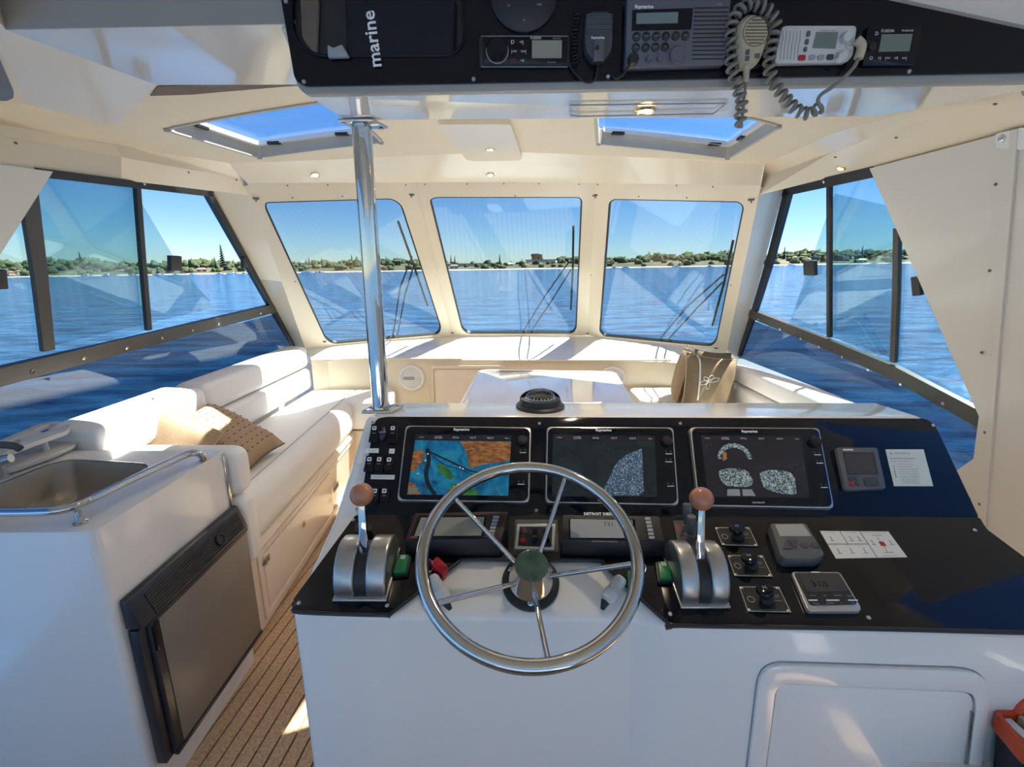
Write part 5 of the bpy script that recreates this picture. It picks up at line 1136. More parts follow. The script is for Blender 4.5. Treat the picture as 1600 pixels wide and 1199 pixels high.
t, a, b = keyset('green float key ring with pale fob right of the wheel', (999, 888), [(978, 896), (1000, 894), (998, 922), (980, 924)], [(972, 903), (946, 940)], 'dgreen', (941, 953))

# ------------------------------------------------------------------ compass on the console top
l = onZ(844, 636, 1.224); t = thing('compass', (l.x, l.y, 1.2245), 'black dome compass on the console top', 'compass')
S = Frame((l.x, l.y, 1.2245), (1, 0, 0), (0, 1, 0)); Rb = .0715
m_ = MB(); m_.lathe([(Rb, 0), (Rb, .004), (Rb * .95, .009), (Rb * .84, .012)], n=44); build('base', m_, 'blackm', t, S)
m_ = MB(); m_.lathe([(Rb * .84, .010), (Rb * .85, .020), (Rb * .80, .027), (Rb * .66, .029), (Rb * .64, .012)], n=44); build('shroud', m_, 'blackm', t, S)
hood = MB()
for k in range(0, 13):
    q = math.radians(10 + 160 * k / 12)
    for j in range(0, 7):
        el = math.radians(6 + 66 * j / 6); r = Rb * .86; hood.v.append(Vector((r * math.cos(q) * math.cos(el), r * math.sin(q) * math.cos(el) + .002, .018 + r * .56 * math.sin(el))))
for k in range(12):
    for j in range(6): a0 = k * 7 + j; hood.f.append((a0, a0 + 7, a0 + 8, a0 + 1))
ho_ = build('hood', hood, 'blackm', t, S, fix=False); md = ho_.modifiers.new('thickness', 'SOLIDIFY'); md.thickness = .003
m_ = MB(); m_.lathe([(Rb * .60, .020), (Rb * .60, .026), (Rb * .50, .036), (Rb * .2, .040)], n=36); cd = build('card', m_, 'dial', t, S)
for k in range(24):
    q = 2 * math.pi * k / 24; r = Rb * .585; F_ = Frame((S.o + Vector((r * math.cos(q), r * math.sin(q), .029))), (-math.sin(q), math.cos(q), 0), (-.5 * math.cos(q), -.5 * math.sin(q), 1)); m_ = MB(); h_ = .0045 if k % 2 == 0 else .003; m_.box(-.0012, .0012, -.001, h_ + .002, 0, .0020); build('tick', m_, 'print', cd, F_)
dm = MB(); dm.lathe([(Rb * .64, .022), (Rb * .63, .031), (Rb * .55, .041), (Rb * .40, .048), (Rb * .2, .052), (.001, .053)], n=36); build('dome', dm, 'dome', t, S)
m_ = MB(); m_.tube([(Rb * .64 * math.cos(q), -Rb * .64 * math.sin(q), .030 + .028 * abs(math.sin(q)) ** .5 * 0) for q in [math.pi * k / 14 for k in range(15)]], .0013, 6); build('dome_ring', m_, 'silver', t, S)

# ------------------------------------------------------------------ stainless pole from console to overhead box
pb = Vector((-0.377, 1.298, 1.224)); t = thing('support_pole', pb, 'polished steel pole between console and overhead box', 'pole')
ptop = Vector((-.377, 1.298, zl))
m_ = MB(); m_.cyl(pb, ptop, .0245, 32); build('tube', m_, 'steel', t)
for z0, z1, nm in ((pb.z, pb.z + .007, 'base_flange'), (zl - .007, zl, 'top_flange')):
    m_ = MB(); m_.prism(rnd([(-.048, -.038), (.040, -.038), (.062, .030), (-.030, .034)], .008), 0, z1 - z0); fg = build(nm, m_, 'steel', t, Frame((pb.x, pb.y, z0), (1, 0, 0), (0, 1, 0)), bevel=.0015)
    for dx, dy in ((-.036, -.026), (.032, -.028), (.044, .022)):
        zz = z1 if z0 == pb.z else z0 - .002; m_ = MB(); m_.lathe([(.006, 0), (.0045, .0025)], (pb.x + dx, pb.y + dy, zz), n=12); build('bolt', m_, 'brushed', fg)

# ------------------------------------------------------------------ settee along the left side
def xf(Y): return -1.137 - 0.0403 * (Y - 1.84)
Y0, Y1 = 1.72, 3.655
def sweep(prof_fn, ys):
    """closed profile of (x, z) per Y, swept along Y, capped"""
    mb = MB(); n = None
    for y in ys:
        p = prof_fn(y); n = len(p); mb.v += [Vector((a, y, b)) for a, b in p]
    for i in range(len(ys) - 1):
        for k in range(n): k2 = (k + 1) % n; mb.f.append((i * n + k, i * n + k2, (i + 1) * n + k2, (i + 1) * n + k))
    mb.f.append(tuple(range(n))); mb.f.append(tuple((len(ys) - 1) * n + k for k in range(n - 1, -1, -1))); return mb
def endround(y, a, b, r):
    """0..1 shrink near the ends for soft cushion ends"""
    d = min(y - a, b - y); return 0.0 if d >= r else 1 - math.sqrt(max(0, 1 - ((r - d) / r) ** 2))
def ysamples(a, b, r): 
    e = [r * (1 - math.cos(math.pi / 2 * k / 5)) for k in range(6)]; return [a + q for q in e] + [a + (b - a) * k / 8 for k in range(1, 8)] + [b - q for q in reversed(e)]
def superround(pts, n=5, r=.04): return [(p.x, p.y) for p in rnd(pts, r, n)]
settee = thing('settee', (-1.5, 2.7, 0), 'long white vinyl settee along the left windows', 'settee')
bs = sweep(lambda y: [(xf(y), 0.012), (xf(y), .405), (xf(y) + .012, .405), (xf(y) + .012, .432), (-1.80, .432), (-1.80, .012)], [1.672, 2.3, 3.0, 3.66]); base_s = build('base', bs, 'beige', settee, bevel=.003)
FS = Frame((xf(1.84), 1.84, 0), (0, 0, 0), (0, 0, 1)) if False else None
dvec = Vector((xf(3) - xf(2), 1, 0)).normalized(); FS = Frame((xf(1.84), 1.84, 0), dvec, (0, 0, 1))
m_ = MB(); q0, q1 = FS.px(399, 864), FS.px(590, 660); ua = q0.x; m_.plate([(ua, .045), (2.0, .045), (2.0, .385), (ua, .385)], [[(ua + .035, .075), (1.95, .075), (1.95, .355), (ua + .035, .355)]], 0, .010); build('door_frame', m_, 'beige', base_s, FS, bevel=.003)
m_ = MB(); m_.prism([(ua + .042, .082), (.95, .082), (.95, .348), (ua + .042, .348)], 0, .010); dr = build('locker_door', m_, 'beige', settee, FS, bevel=.003)
m_ = MB(); m_.box(-.05, 2.0, .398, .418, 0, .022); build('base_moulding', m_, 'beige', settee, FS, bevel=.005)
l = FS.px(416, 875, .012); S = FS.sub(l.x, l.y, .010); m_ = MB(); m_.prism(rrect(-.034, -.012, .034, .012, .004), 0, .004); m_.box(-.02, -.006, -.014, .014, .004, .012); m_.box(.004, .020, -.011, .011, .004, .010); build('latch', m_, 'steel', dr, S, bevel=.002)
l = FS.px(475, 819, .012); S = FS.sub(l.x, l.y, .010); m_ = MB(); m_.lathe([(.018, 0), (.018, .004), (.012, .007), (.010, .005)], n=20); build('button_knob', m_, 'brass', dr, S)
l = FS.px(525, 761, .012); S = FS.sub(l.x, l.y, .010); m_ = MB(); m_.prism(rrect(-.05, -.02, .05, .02, .004), 0, .003); v_ = build('vent', m_, 'ivory', settee, S)
for dx in (-.03, 0, .03): m_ = MB(); m_.box(dx - .01, dx + .01, -.012, .012, .003, .004); build('vent_slot', m_, 'tan', v_, S)
def seat_prof(y):
    e = endround(y, Y0, Y1 + .01, .05) * .04; a = xf(y); return superround([(a + .006, .436), (a + .030, .50), (a + .024 - e, .62), (a - .022, .684 - e), (a - .13, .684 - e), (-1.60, .682 - e), (-1.62, .45)], 4, .035)
build('seat_cushion', sweep(seat_prof, ysamples(Y0, Y1 + .01, .05)), 'vinyl', settee)
m_ = MB(); m_.tube([Vector((xf(y) - .045, y, .6845)) for y in [1.80, 2.4, 3.0, 3.62]], .0022, 6); build('seam', m_, 'gprint', settee)
def roll(x0, x1, z0, z1, a, b, r=.06, lean=0.0, nm='backrest_roll'):
    def pf(y):
        e = endround(y, a, b, r); sh = e * min(.03, (z1 - z0) * .18); X0 = x0 - .01 * (y - 2.5) * 0; c = superround([(X0 - sh * .9, z0 + sh), (X0 - sh, z1 - sh - .01), (X0 - .05 - lean, z1 - sh), (x1, z1 - sh), (x1, z0 + sh)], 5, .05); return c
    return build(nm, sweep(pf, ysamples(a, b, r)), 'vinyl', settee)
roll(-1.585, -1.72, .688, .862, 1.80, 3.655, nm='lower_back_cushion'); roll(-1.595, -1.77, .866, 1.036, 2.36, 3.645, lean=.03, nm='upper_back_cushion'); roll(-1.575, -1.80, .866, 1.036, 1.70, 2.355, lean=.03, nm='upper_back_cushion')
def xroll(y0, y1, x0, x1, z0, z1, nm, par, rr=.05):
    """cushion running across the boat"""
    def pf(x): e = endround(x, x0, x1, rr) * .025; return superround([(y0 + e, z0 + e), (y1 - e, z0 + e), (y1 - e, z1 - e), (y0 + e, z1 - e)], 5, .045)
    mb = sweep(pf, ysamples(x0, x1, rr)); mb.v = [Vector((q.y, q.x, q.z)) for q in mb.v]; return build(nm, mb, 'vinyl', par)
xroll(1.676, 1.79, -1.80, -1.062, .745, .938, 'end_cushion', settee); xroll(1.676, 1.775, -1.80, -1.052, .44, .742, 'end_cushion', settee)
# front return of the settee below the dash
xroll(3.30, 3.655, -1.27, -.93, .45, .684, 'return_cushion', settee)
m_ = MB(); m_.box(-1.25, -.96, 3.32, 3.655, .012, .44); build('return_base', m_, 'beige', settee, bevel=.004)

# settee on the right, partly behind the console
rs = thing('settee', (1.5, 2.8, 0), 'white vinyl settee behind the console on the right', 'settee')
m_ = MB(); m_.box(1.16, 1.74, 2.2, 3.655, .012, .44); build('base', m_, 'beige', rs, bevel=.004)
def mirror(o_, nm): pass
mb = sweep(lambda y: superround([(1.15, .446), (1.13, .52), (1.14, .60), (1.20, .676), (1.28, .684), (1.60, .682), (1.62, .45)], 4, .05), ysamples(2.2, 3.64, .05)); build('seat_cushion', mb, 'vinyl', rs)
xroll(3.28, 3.655, .93, 1.32, .45, .70, 'return_cushion', rs); m_ = MB(); m_.box(.96, 1.155, 3.32, 3.655, .012, .44); build('return_base', m_, 'beige', rs, bevel=.004)
for x0, x1, z0, z1, nm in ((1.585, 1.71, .688, .815, 'lower_back_cushion'), (1.60, 1.785, .819, .955, 'upper_back_cushion')):
    def pf(y, x0=x0, x1=x1, z0=z0, z1=z1): e = endround(y, 2.2, 3.56, .06) * .025; return superround([(x0 + e, z0 + e), (x0 + e, z1 - e - .01), (x0 + .06, z1 - e), (x1, z1 - e), (x1, z0 + e)], 5, .05)
    build(nm, sweep(pf, ysamples(2.2, 3.56, .06)), 'vinyl', rs)

# ------------------------------------------------------------------ scatter cushions
def cushion(lab, c, a, b, th, m, N=14, dots=None, extra=None, edge='pdot', sag=0.0):
    """square cushion: c centre, a and b half axes"""
    a, b = Vector(a), Vector(b); n = a.cross(b).normalized(); mb = MB(); F_ = Frame(c, a, b)
    ha, hb = a.length, b.length
    def P(i, j, sg):
        s_, t_ = -1 + 2 * i / N, -1 + 2 * j / N
        pin = 1 - .10 * (1 - s_ * s_) * abs(t_) ** 3 * 0; k = ((1 - s_ ** 4) * (1 - t_ ** 4)) ** .55
        sx = s_ * (1 - .09 * (1 - abs(t_)) ** 1 * 0 - .07 * (1 - t_ * t_)) if False else s_ * (1 - .08 * (1 - t_ ** 2) * abs(s_) ** 2)
        ty = t_ * (1 - .08 * (1 - s_ ** 2) * abs(t_) ** 2)
        wr = .004 * math.sin(7 * s_ + 3 * t_) * k
        return Vector((sx * ha, ty * hb, sg * (th * k) + wr - sag * s_ * s_))
    for sg in (1, -1):
        bse = len(mb.v); mb.v += [P(i, j, sg) for j in range(N + 1) for i in range(N + 1)]
        for j in range(N):
            for i in range(N): q = bse + j * (N + 1) + i; f = (q, q + 1, q + N + 2, q + N + 1); mb.f.append(f if sg > 0 else f[::-1])
    t = thing('scatter_cushion', c - Vector((0, 0, min(hb, ha))), lab, 'cushion', 'scatter cushions on the settees')
    build('cover', mb, m, t, F_, smooth=60)
    path = [P(i, 0, 1) for i in range(N)] + [P(N, j, 1) for j in range(N)] + [P(N - i, N, 1) for i in range(N)] + [P(0, N - j, 1) for j in range(N)]
    build('piping', MB().tube([F_.M @ q for q in path], .0035, 6, closed=True), edge, t)
    if dots:
        dm_ = MB()
        for i in range(dots[0]):
            for j in range(dots[1]):
                s_, t_ = -.74 + 1.48 * i / (dots[0] - 1), -.70 + 1.40 * j / (dots[1] - 1); p = P((s_ + 1) / 2 * N, (t_ + 1) / 2 * N, 1); dm_.box(p.x - .0022, p.x + .0022, p.y - .007, p.y + .007, p.z - .002, p.z + .0010)
        st2 = build('stitching', dm_, 'pdot', t, F_); st2['kind'] = 'stuff'
    return t, F_, P, N
cushion('tan cushion with rows of brown stitches leaning in the settee corner', onX(352, 684, -1.40), Vector((.190, -.01, -.105)), Vector((-.02, .160, .035)), .075, 'pillow', dots=(10, 7))
cushion('striped tan cushion half hidden behind the galley counter', onX(268, 694, -1.545), Vector((.17, -.03, -.075)), Vector((-.045, .05, .13)), .06, 'pillow', dots=None, edge='ivory')
cr, Frr, Pr, Nr = cushion('taupe cushion with a stitched white flower and pale stripe', onY(1108, 604, 3.14), Vector((.200, .05, -.035)), Vector((.055, .06, .195)), .055, 'brown', edge='ivory')
m_ = MB(); fl = []
for k, (ang, L_) in enumerate([(60, .05), (150, .045), (200, .07), (20, .075), (265, .055)]):
    q = math.radians(ang); cx_, cy_ = -.045, .03
    lp_ = []
    for j in range(13):
        w_ = 2 * math.pi * j / 12; r = L_ * .5; x_ = r + r * math.cos(w_); y_ = .013 * math.sin(w_); lp_.append((cx_ + x_ * math.cos(q) - y_ * math.sin(q), cy_ + x_ * math.sin(q) + y_ * math.cos(q)))
    pts = [Frr.M @ (Pr((x_ / .194 + 1) / 2 * Nr, (y_ / .208 + 1) / 2 * Nr, 1) + Vector((0, 0, .001))) for x_, y_ in lp_]
    m_.tube(pts, .0022, 5)
build('flower_stitching', m_, 'paper', cr)
m_ = MB(); m_.tube([Frr.M @ (Pr(Nr * .20, Nr * j / 12, 1) + Vector((0, 0, .0005))) for j in range(3, 13)], .006, 6); build('stripe', m_, 'paper', cr)
cushion('pale tan cushion standing edge-on left of the flower cushion', onY(1066, 585, 3.28), Vector((.035, .15, .0)), Vector((.045, .02, .19)), .045, 'pillow', edge='brown')
cushion('taupe cushion peeking out behind the flower cushion', onY(1112, 588, 3.42), Vector((.15, .03, -.02)), Vector((.02, .05, .18)), .05, 'brown', edge='brown')

# ------------------------------------------------------------------ saloon table
t = thing('saloon_table', (0.15, 2.7, 0), 'glossy white table with rounded corners behind the console', 'table')
tp_ = [onZ(x, y, .94) for x, y in [(748, 578), (962, 581), (1040, 705), (678, 700)]]
o2 = rnd([(q.x, q.y) for q in tp_], .09, 6); m_ = MB(); m_.prism(o2, .905, .94); build('top', m_, 'hair', t, bevel=.008, seg=3); m_ = MB(); m_.plate(inset(o2, .004), [inset(o2, .022)], .94, .945); build('fiddle_rail', m_, 'hair', t, bevel=.002)
m_ = MB(); m_.lathe([(.16, .0), (.16, .012), (.05, .03), (.045, .86), (.12, .905)], (.15, 2.65, 0), n=28); build('pedestal', m_, 'brushed', t)

# ------------------------------------------------------------------ galley unit
GZ = .95; GX, GY0, GY1 = -1.093, 1.10, 1.668
gal = thing('galley_unit', (-1.5, 1.4, 0), 'white galley unit with a steel sink at the left', 'galley unit')
out = rnd([(-1.87, GY0), (GX, GY0), (GX, GY1), (-1.75, GY1), (-1.87, GY1)], [0, .022, .012, 0, 0], 4)
sinkpx = [(-150, 795), (0, 795), (92, 793), (118, 787), (180, 757), (223, 739), (229, 731), (222, 726), (170, 722.5), (110, 719.5), (75, 727), (0, 757), (-80, 783)]
so = [(p.x, p.y) for p in (onZ(x, y, GZ) for x, y in sinkpx)]; so = rnd(so, .018, 3)
so = [p for p in so if p.x > -2.0] if False else so
so = [Vector((max(p.x, -1.82), max(p.y, GY0 + .035))) for p in so]
sc0 = sum(so, Vector((0, 0))) / len(so)
m_ = MB(); m_.plate(out, [[(-1.85, GY0 + .02), (GX - .02, GY0 + .02), (GX - .02, GY1 - .02), (-1.85, GY1 - .02)]], 0.0, GZ - .022); build('carcass', m_, 'white', gal, smooth=40)
m_ = MB(); m_.plate(out, [so], GZ - .022, GZ); build('worktop', m_, 'white', gal, bevel=0, smooth=40)
sin_ = [Vector((sc0.x + (p.x - sc0.x) * k_, sc0.y + (p.y - sc0.y) * k_)) for k_ in (1.035, .99) for p in so]; m_ = MB(); m_.plate(sin_[:len(so)], [sin_[len(so):]], GZ, GZ + .0035); sk = build('sink', m_, 'steel', gal, bevel=.001)
bw = MB(); lv = [(0, GZ), (.004, GZ - .02), (.012, GZ - .10), (.03, GZ - .135), (.07, GZ - .15)]; sc_ = sum(so, Vector((0, 0))) / len(so); rings = [[Vector((sc_.x + (p.x - sc_.x) * (1 - d * 4), sc_.y + (p.y - sc_.y) * (1 - d * 4), z)) for p in so] for d, z in lv]; n_ = len(so)
for r_ in rings: bw.v += r_
for i in range(len(rings) - 1):
    for k in range(n_): k2 = (k + 1) % n_; bw.f.append((i * n_ + k, (i + 1) * n_ + k, (i + 1) * n_ + k2, i * n_ + k2))
bw.v.append(Vector((sc_.x, sc_.y, GZ - .153))); bw.f += [((len(rings) - 1) * n_ + k, len(bw.v) - 1, (len(rings) - 1) * n_ + (k + 1) % n_) for k in range(n_)]; build('bowl', bw, 'sink', sk, fix=True, smooth=50)
m_ = MB(); m_.box(GX - .004, GX + .006, GY1 - .012, GY1 + .004, .60, GZ - .012); build('end_strip', m_, 'steel', gal, bevel=.002)
# grab rail
rp = [onZ(319, 719, GZ), onZ(316, 713, GZ + .022), onZ(306, 708.5, .988), onZ(288, 712, .99), onZ(220, 743, .99), onZ(160, 772, .99), onZ(125, 788, .99), onZ(95, 797, .99), onZ(60, 800, .99), onZ(0, 801, .99), onZ(-90, 799, .99)]
t = thing('grab_rail', onZ(125, 818, GZ), 'curved polished steel grab rail around the sink', 'grab rail')
build('rail', MB().tube(smoothpath(rp, 6), .0115, 14), 'steel', t)
pb_ = onZ(126, 818, GZ); m_ = MB(); m_.lathe([(.017, 0), (.017, .004), (.010, .007), (.009, .036)], pb_, n=18); build('post', m_, 'steel', t)
pb_ = onZ(319, 719, GZ); m_ = MB(); m_.lathe([(.016, 0), (.016, .003), (.011, .005)], pb_, n=18); build('end_flange', m_, 'steel', t)
# drink holder tray
t = thing('drink_holder', onZ(60, 715, GZ), 'white plastic drink holder on the galley worktop', 'drink holder')
def ztop(L, z): return [(q.x, q.y) for q in (onZ(x, y, z) for x, y in L)]
o2 = rnd(ztop([(-110, 770), (25, 731), (85, 710), (117, 695), (118, 689), (100, 685.5), (60, 686), (0, 703), (-110, 745)], .972), .015, 3); m_ = MB(); m_.prism(o2, GZ + .008, .974, top=inset(o2, -.004)); build('tray', m_, 'ivoryw', t, bevel=.003)
o3 = rnd(ztop([(-110, 745), (0, 712), (50, 693), (104, 674), (110, 668), (108, 661), (85, 659), (60, 663), (0, 689), (-110, 722)], 1.03), .012, 3); h3 = rnd(ztop([(54, 672), (76, 664), (100, 662), (104, 666), (90, 671), (66, 677)], 1.03), .006, 3); h4 = rnd(ztop([(-20, 708), (12, 691), (30, 686), (34, 690), (0, 706), (-20, 714)], 1.03), .006, 3)
m_ = MB(); m_.plate(o3, [h3, h4], 1.016, 1.032); build('holder_ring', m_, 'ivoryw', t, bevel=.002)
for x, y in ((73, 704), (0, 727)):
    p = onZ(x, y, .974); m_ = MB(); m_.lathe([(.010, 0), (.008, .022), (.010, 1.018 - .974)], p, n=14); build('post', m_, 'ivoryw', t)
m_ = MB(); p = onZ(45, 722, GZ); m_.box(p.x - .06, p.x + .03, p.y - .01, p.y + .05, GZ, GZ + .009); build('foot', m_, 'blackm', t)
# tap
p = onZ(2, 748, GZ); t = thing('sink_tap', p, 'dark chrome tap at the sink left edge', 'tap')
m_ = MB(); m_.lathe([(.022, 0), (.022, .006), (.016, .010), (.014, .05)], p, n=18); build('base', m_, 'brushed', t)
m_ = MB(); m_.tube(smoothpath([p + Vector((0, 0, .045)), p + Vector((-.012, .01, .09)), p + Vector((.01, .012, .112)), p + Vector((.058, .012, .108)), p + Vector((.075, .012, .098))], 5), .0115, 12); build('spout', m_, 'rubber', t)
m_ = MB(); m_.tube([p + Vector((.0, -.01, .05)), p + Vector((.03, -.005, .068)), p + Vector((.05, 0, .072))], [.013, .016, .014], 12); build('lever', m_, 'brushed', t)

# ------------------------------------------------------------------ fridge in the galley side
FXc, FXf = GX + .004, GX + .050
FFc = Frame((FXc, 0, 0), (0, 1, 0), (0, 0, 1)); FFf = Frame((FXf, 0, 0), (0, 1, 0), (0, 0, 1))
t = thing('fridge', (FXc, 1.4, .15), 'grey-brown fridge door with dark vented head in the galley', 'fridge')
u0 = FFc.px(190, 950).x; vtop = FFc.px(189, 936).y; vbot = FFc.px(240, 1178).y
d_tl, d_tr, d_br, d_bl = [FFf.px(x, y) for x, y in [(246, 960), (384, 838), (409, 990), (286.5, 1150)]]
u1 = (d_tr.x + d_br.x) / 2 + .012; vd = (d_tl.y + d_tr.y) / 2; vb = (d_bl.y + d_br.y) / 2; ud = (d_tl.x + d_bl.x) / 2
m_ = MB(); m_.box(u0, u1, vb - .02, vd + .004, 0, FXf - FXc - .016); build('cabinet', m_, 'fpl', t, FFc, bevel=.003)
m_ = MB(); m_.box(u0 + .026, u1 - .001, vb - .018, vd + .002, FXf - FXc - .018, FXf - FXc - .002); dd = build('door', m_, 'fpl', t, FFc, bevel=.006, seg=3)
m_ = MB(); m_.box(ud, u1 - .010, vb, vd, FXf - FXc - .002, FXf - FXc + .001); build('door_panel', m_, 'fridge', dd, FFc, bevel=.002)
for v_, nm in ((vb - .012, 'door_trim'), (vd + .006, 'door_trim')):
    m_ = MB(); m_.box(u0 + .026, u1, v_ - .007, v_ + .007, FXf - FXc - .012, FXf - FXc + .003); build(nm, m_, 'fpl', dd, FFc, bevel=.003)
m_ = MB(); vh0, vh1 = vd + .014, vtop; dp = FXf - FXc
m_.add([(u0 - .004, vh0, 0), (u1 + .004, vh0, 0), (u1 + .004, vh1, 0), (u0 - .004, vh1, 0), (u0 - .004, vh0, dp + .004), (u1 + .004, vh0, dp + .004), (u1 + .004, vh1 - .004, .018), (u0 - .004, vh1 - .004, .018)], [(0, 3, 2, 1), (4, 5, 6, 7), (0, 1, 5, 4), (1, 2, 6, 5), (2, 3, 7, 6), (3, 0, 4, 7)]); build('head', m_, 'fpl', t, FFc, bevel=.004)
sl = Vector((0, vh1 - .004 - vh0, .018 - dp - .004)); 
Fg = Frame(FFc.at(u0, vh0, dp + .004), (0, 1, 0), Vector((sl.z, 0, sl.y)))
Ls = sl.length; nsl = 8
m_ = MB(); m_.box(.05, u1 - u0 - .02, Ls * .08, Ls * .80, -.002, .0008); build('grille_recess', m_, 'blackm', t, Fg)
for k in range(nsl): 
    v_ = Ls * (.12 + .66 * k / (nsl - 1)); m_ = MB(); m_.box(.05, u1 - u0 - .02, v_ - Ls * .022, v_ + Ls * .022, 0, .0045); build('grille_slat', m_, 'fpl', t, Fg)
m_ = MB(); m_.lathe([(.022, .0), (.022, .009), (.018, .010), (.016, .006)], (u1 - u0 - .155, Ls * .45, 0), n=24); build('dial', m_, 'blackm', t, Fg)
m_ = MB(); p = FFc.px(216, 985); m_.prism(rrect(u0 + .030, p.y - .07, u0 + .052, p.y + .03, .006), dp - .006, dp + .003); build('catch', m_, 'black', t, FFc, bevel=.002)

# ------------------------------------------------------------------ ledge with an orange tub beside the console (lower right)
m_ = MB(); q = onY(1600, 1192, .62); lz = .70
lg = MB(); lg.box(.80, 1.40, .30, .766, .55, .650); o_ = build('seat_ledge', lg, 'white', None, bevel=.01); tag(o_, 'white ledge at the lower right corner', 'ledge'); 
t = thing('orange_tub', (1.03, .69, .651), 'orange plastic tub holding papers at the right edge', 'tub')
tb = MB(); c_ = Vector((1.03, .69)); ot = rnd([onY(1568, 1128, .72).xz if False else (.928, .665), (1.14, .60), (1.16, .745), (.945, .745)], .012, 3)
m_ = MB(); m_.plate(ot, [inset(ot, .008)], .742, .777); build('rim', m_, 'orange', t, bevel=.003)
m_ = MB(); m_.prism(inset(ot, .018), .652, .744, top=inset(ot, .006)); build('bin', m_, 'blackm', t, bevel=.003)
for k in range(4):
    m_ = MB(); m_.box(.955 + .03 * k, .972 + .03 * k, .645, .735, .745, .768 + .006 * (k % 2)); build('paper', m_, ['paper', 'ivory', 'gprint', 'paper'][k], t)
m_ = MB(); m_.tube(smoothpath([Vector((.99, .742, .774)), Vector((1.01, .748, .806)), Vector((1.08, .750, .81)), Vector((1.11, .742, .774))], 5), .008, 8); build('handle', m_, 'orange', t)

# ------------------------------------------------------------------ windscreen wipers (outside the glass)
def wiper(lab, F_, blade, arms, hub):
    w = -.075; t = thing('windscreen_wiper', F_.wp(*hub, w), lab, 'wiper', 'windscreen wipers')
    build('blade', MB().tube([F_.wp(x, y, w + .02) for x, y in blade], .0085, 8), 'blackm', t)
    for P in arms: build('arm', MB().tube([F_.wp(x, y, w) for x, y in P], .006, 8), 'rubber', t)
    m_ = MB(); m_.lathe([(.018, -.02), (.018, .02), (.012, .026)], F_.wp(*hub, w), F_.n, 14); build('spindle', m_, 'blackm', t)
wiper('wiper resting at the right edge of the left pane', FL, [(622, 346), (645, 410), (668, 478)], [[(614, 524), (625, 450), (644, 400)], [(621, 524), (633, 460), (648, 410)]], (616, 525))
wiper('wiper resting at the right edge of the centre pane', FC, [(896, 353), (895, 420), (892, 484)], [[(816, 520), (852, 462), (890, 408)], [(828, 520), (862, 470), (893, 420)]], (820, 521))
wiper('wiper resting at the right edge of the right pane', FR, [(1146, 374), (1132, 440), (1113, 508)], [[(1026, 536), (1075, 478), (1132, 428)], [(1038, 538), (1085, 486), (1130, 440)]], (1030, 537))

# ------------------------------------------------------------------ outside: foredeck, sea, shore
ext = MB(); brow = [FL.wp(470, 555, -.05), FL.wp(600, 541, -.05), FC.wp(705, 533, -.05), FC.wp(918, 533, -.05), FR.wp(1020, 546, -.05), FR.wp(1140, 562, -.05)]
bro = [q + Vector((q.x * .16, .30, -.16)) for q in brow]; bro2 = [q + Vector((0, .1, -1.2)) for q in bro]
n_ = len(brow); ext.add(brow + bro + bro2, [(r_ * n_ + i, r_ * n_ + i + 1, (r_ + 1) * n_ + i + 1, (r_ + 1) * n_ + i) for r_ in range(2) for i in range(n_ - 1)])
fd = build('trim_3', ext, 'white', None, smooth=40); struct(fd, 'white coaming outside the windscreen')
hd = MB(); hd.add([(-1.2, 6.3, -1.5), (1.2, 6.3, -1.5), (.9, 9, -1.62), (0, 11.2, -1.7), (-.9, 9, -1.62), (-1.2, 6.3, -1.62), (1.2, 6.3, -1.62)], [(0, 1, 2, 3, 4)]); 
hh = MB(); oz = -1.75
ol = [(-2.1, -4), (2.1, -4), (2.2, 3), (1.9, 7), (1.1, 10), (0, 11.8), (-1.1, 10), (-1.9, 7), (-2.2, 3)]
hh.prism(ol, -4.2, oz); hull = build('hull', hh, 'white', None, smooth=30); struct(hull, 'white hull and foredeck below')
hh = MB(); hh.prism([(-2.02, -3.5), (2.02, -3.5), (2.02, 3.55), (-2.02, 3.55)], oz, -0.07); hs = build('house', hh, 'white', hull, smooth=30)

# sea plane: tilted by the boat's heel so its horizon runs as in the photograph
H0 = 5.2
d1, d2 = ray(100, 424.5), ray(1450, 403.5)
nsea = d2.cross(d1).normalized()
if nsea.z < 0: nsea = -nsea
SO = CAM - nsea * H0
ey = (Vector((0, 1, 0)) - nsea * nsea.y).normalized(); ex = ey.cross(nsea)
FSEA = Frame(SO, ex, ey)
sm = bpy.data.materials.new('sea_water'); sm.use_nodes = True; nt = sm.node_tree; b = nt.nodes['Principled BSDF']
b.inputs['Roughness'].default_value = 0.10; b.inputs['IOR'].default_value = 1.2
tc = nt.nodes.new('ShaderNodeTexCoord')
def nz(scale, det, sx=1, sy=1, dist=0.0):
    mp = nt.nodes.new('ShaderNodeMapping'); mp.inputs['Scale'].default_value = (sx, sy, 1); t_ = nt.nodes.new('ShaderNodeTexNoise'); t_.inputs['Scale'].default_value = scale; t_.inputs['Detail'].default_value = det; t_.inputs['Distortion'].default_value = dist
    nt.links.new(tc.outputs['Object'], mp.inputs[0]); nt.links.new(mp.outputs[0], t_.inputs['Vector']); return t_
n1 = nz(1.1, 6, .6, 1.5, .6); n2 = nz(.10, 5, .55, 1.5, .4); n3 = nz(.42, 5, .5, 1.7, .5)
ad_ = nt.nodes.new('ShaderNodeMath'); ad_.operation = 'MULTIPLY_ADD'; ad_.inputs[1].default_value = 2.2
nt.links.new(n2.outputs['Fac'], ad_.inputs[0]); nt.links.new(n1.outputs['Fac'], ad_.inputs[2])
bp = nt.nodes.new('ShaderNodeBump'); bp.inputs['Strength'].default_value = 1.0; bp.inputs['Distance'].default_value = 0.55
nt.links.new(ad_.outputs[0], bp.inputs['Height']); nt.links.new(bp.outputs[0], b.inputs['Normal'])
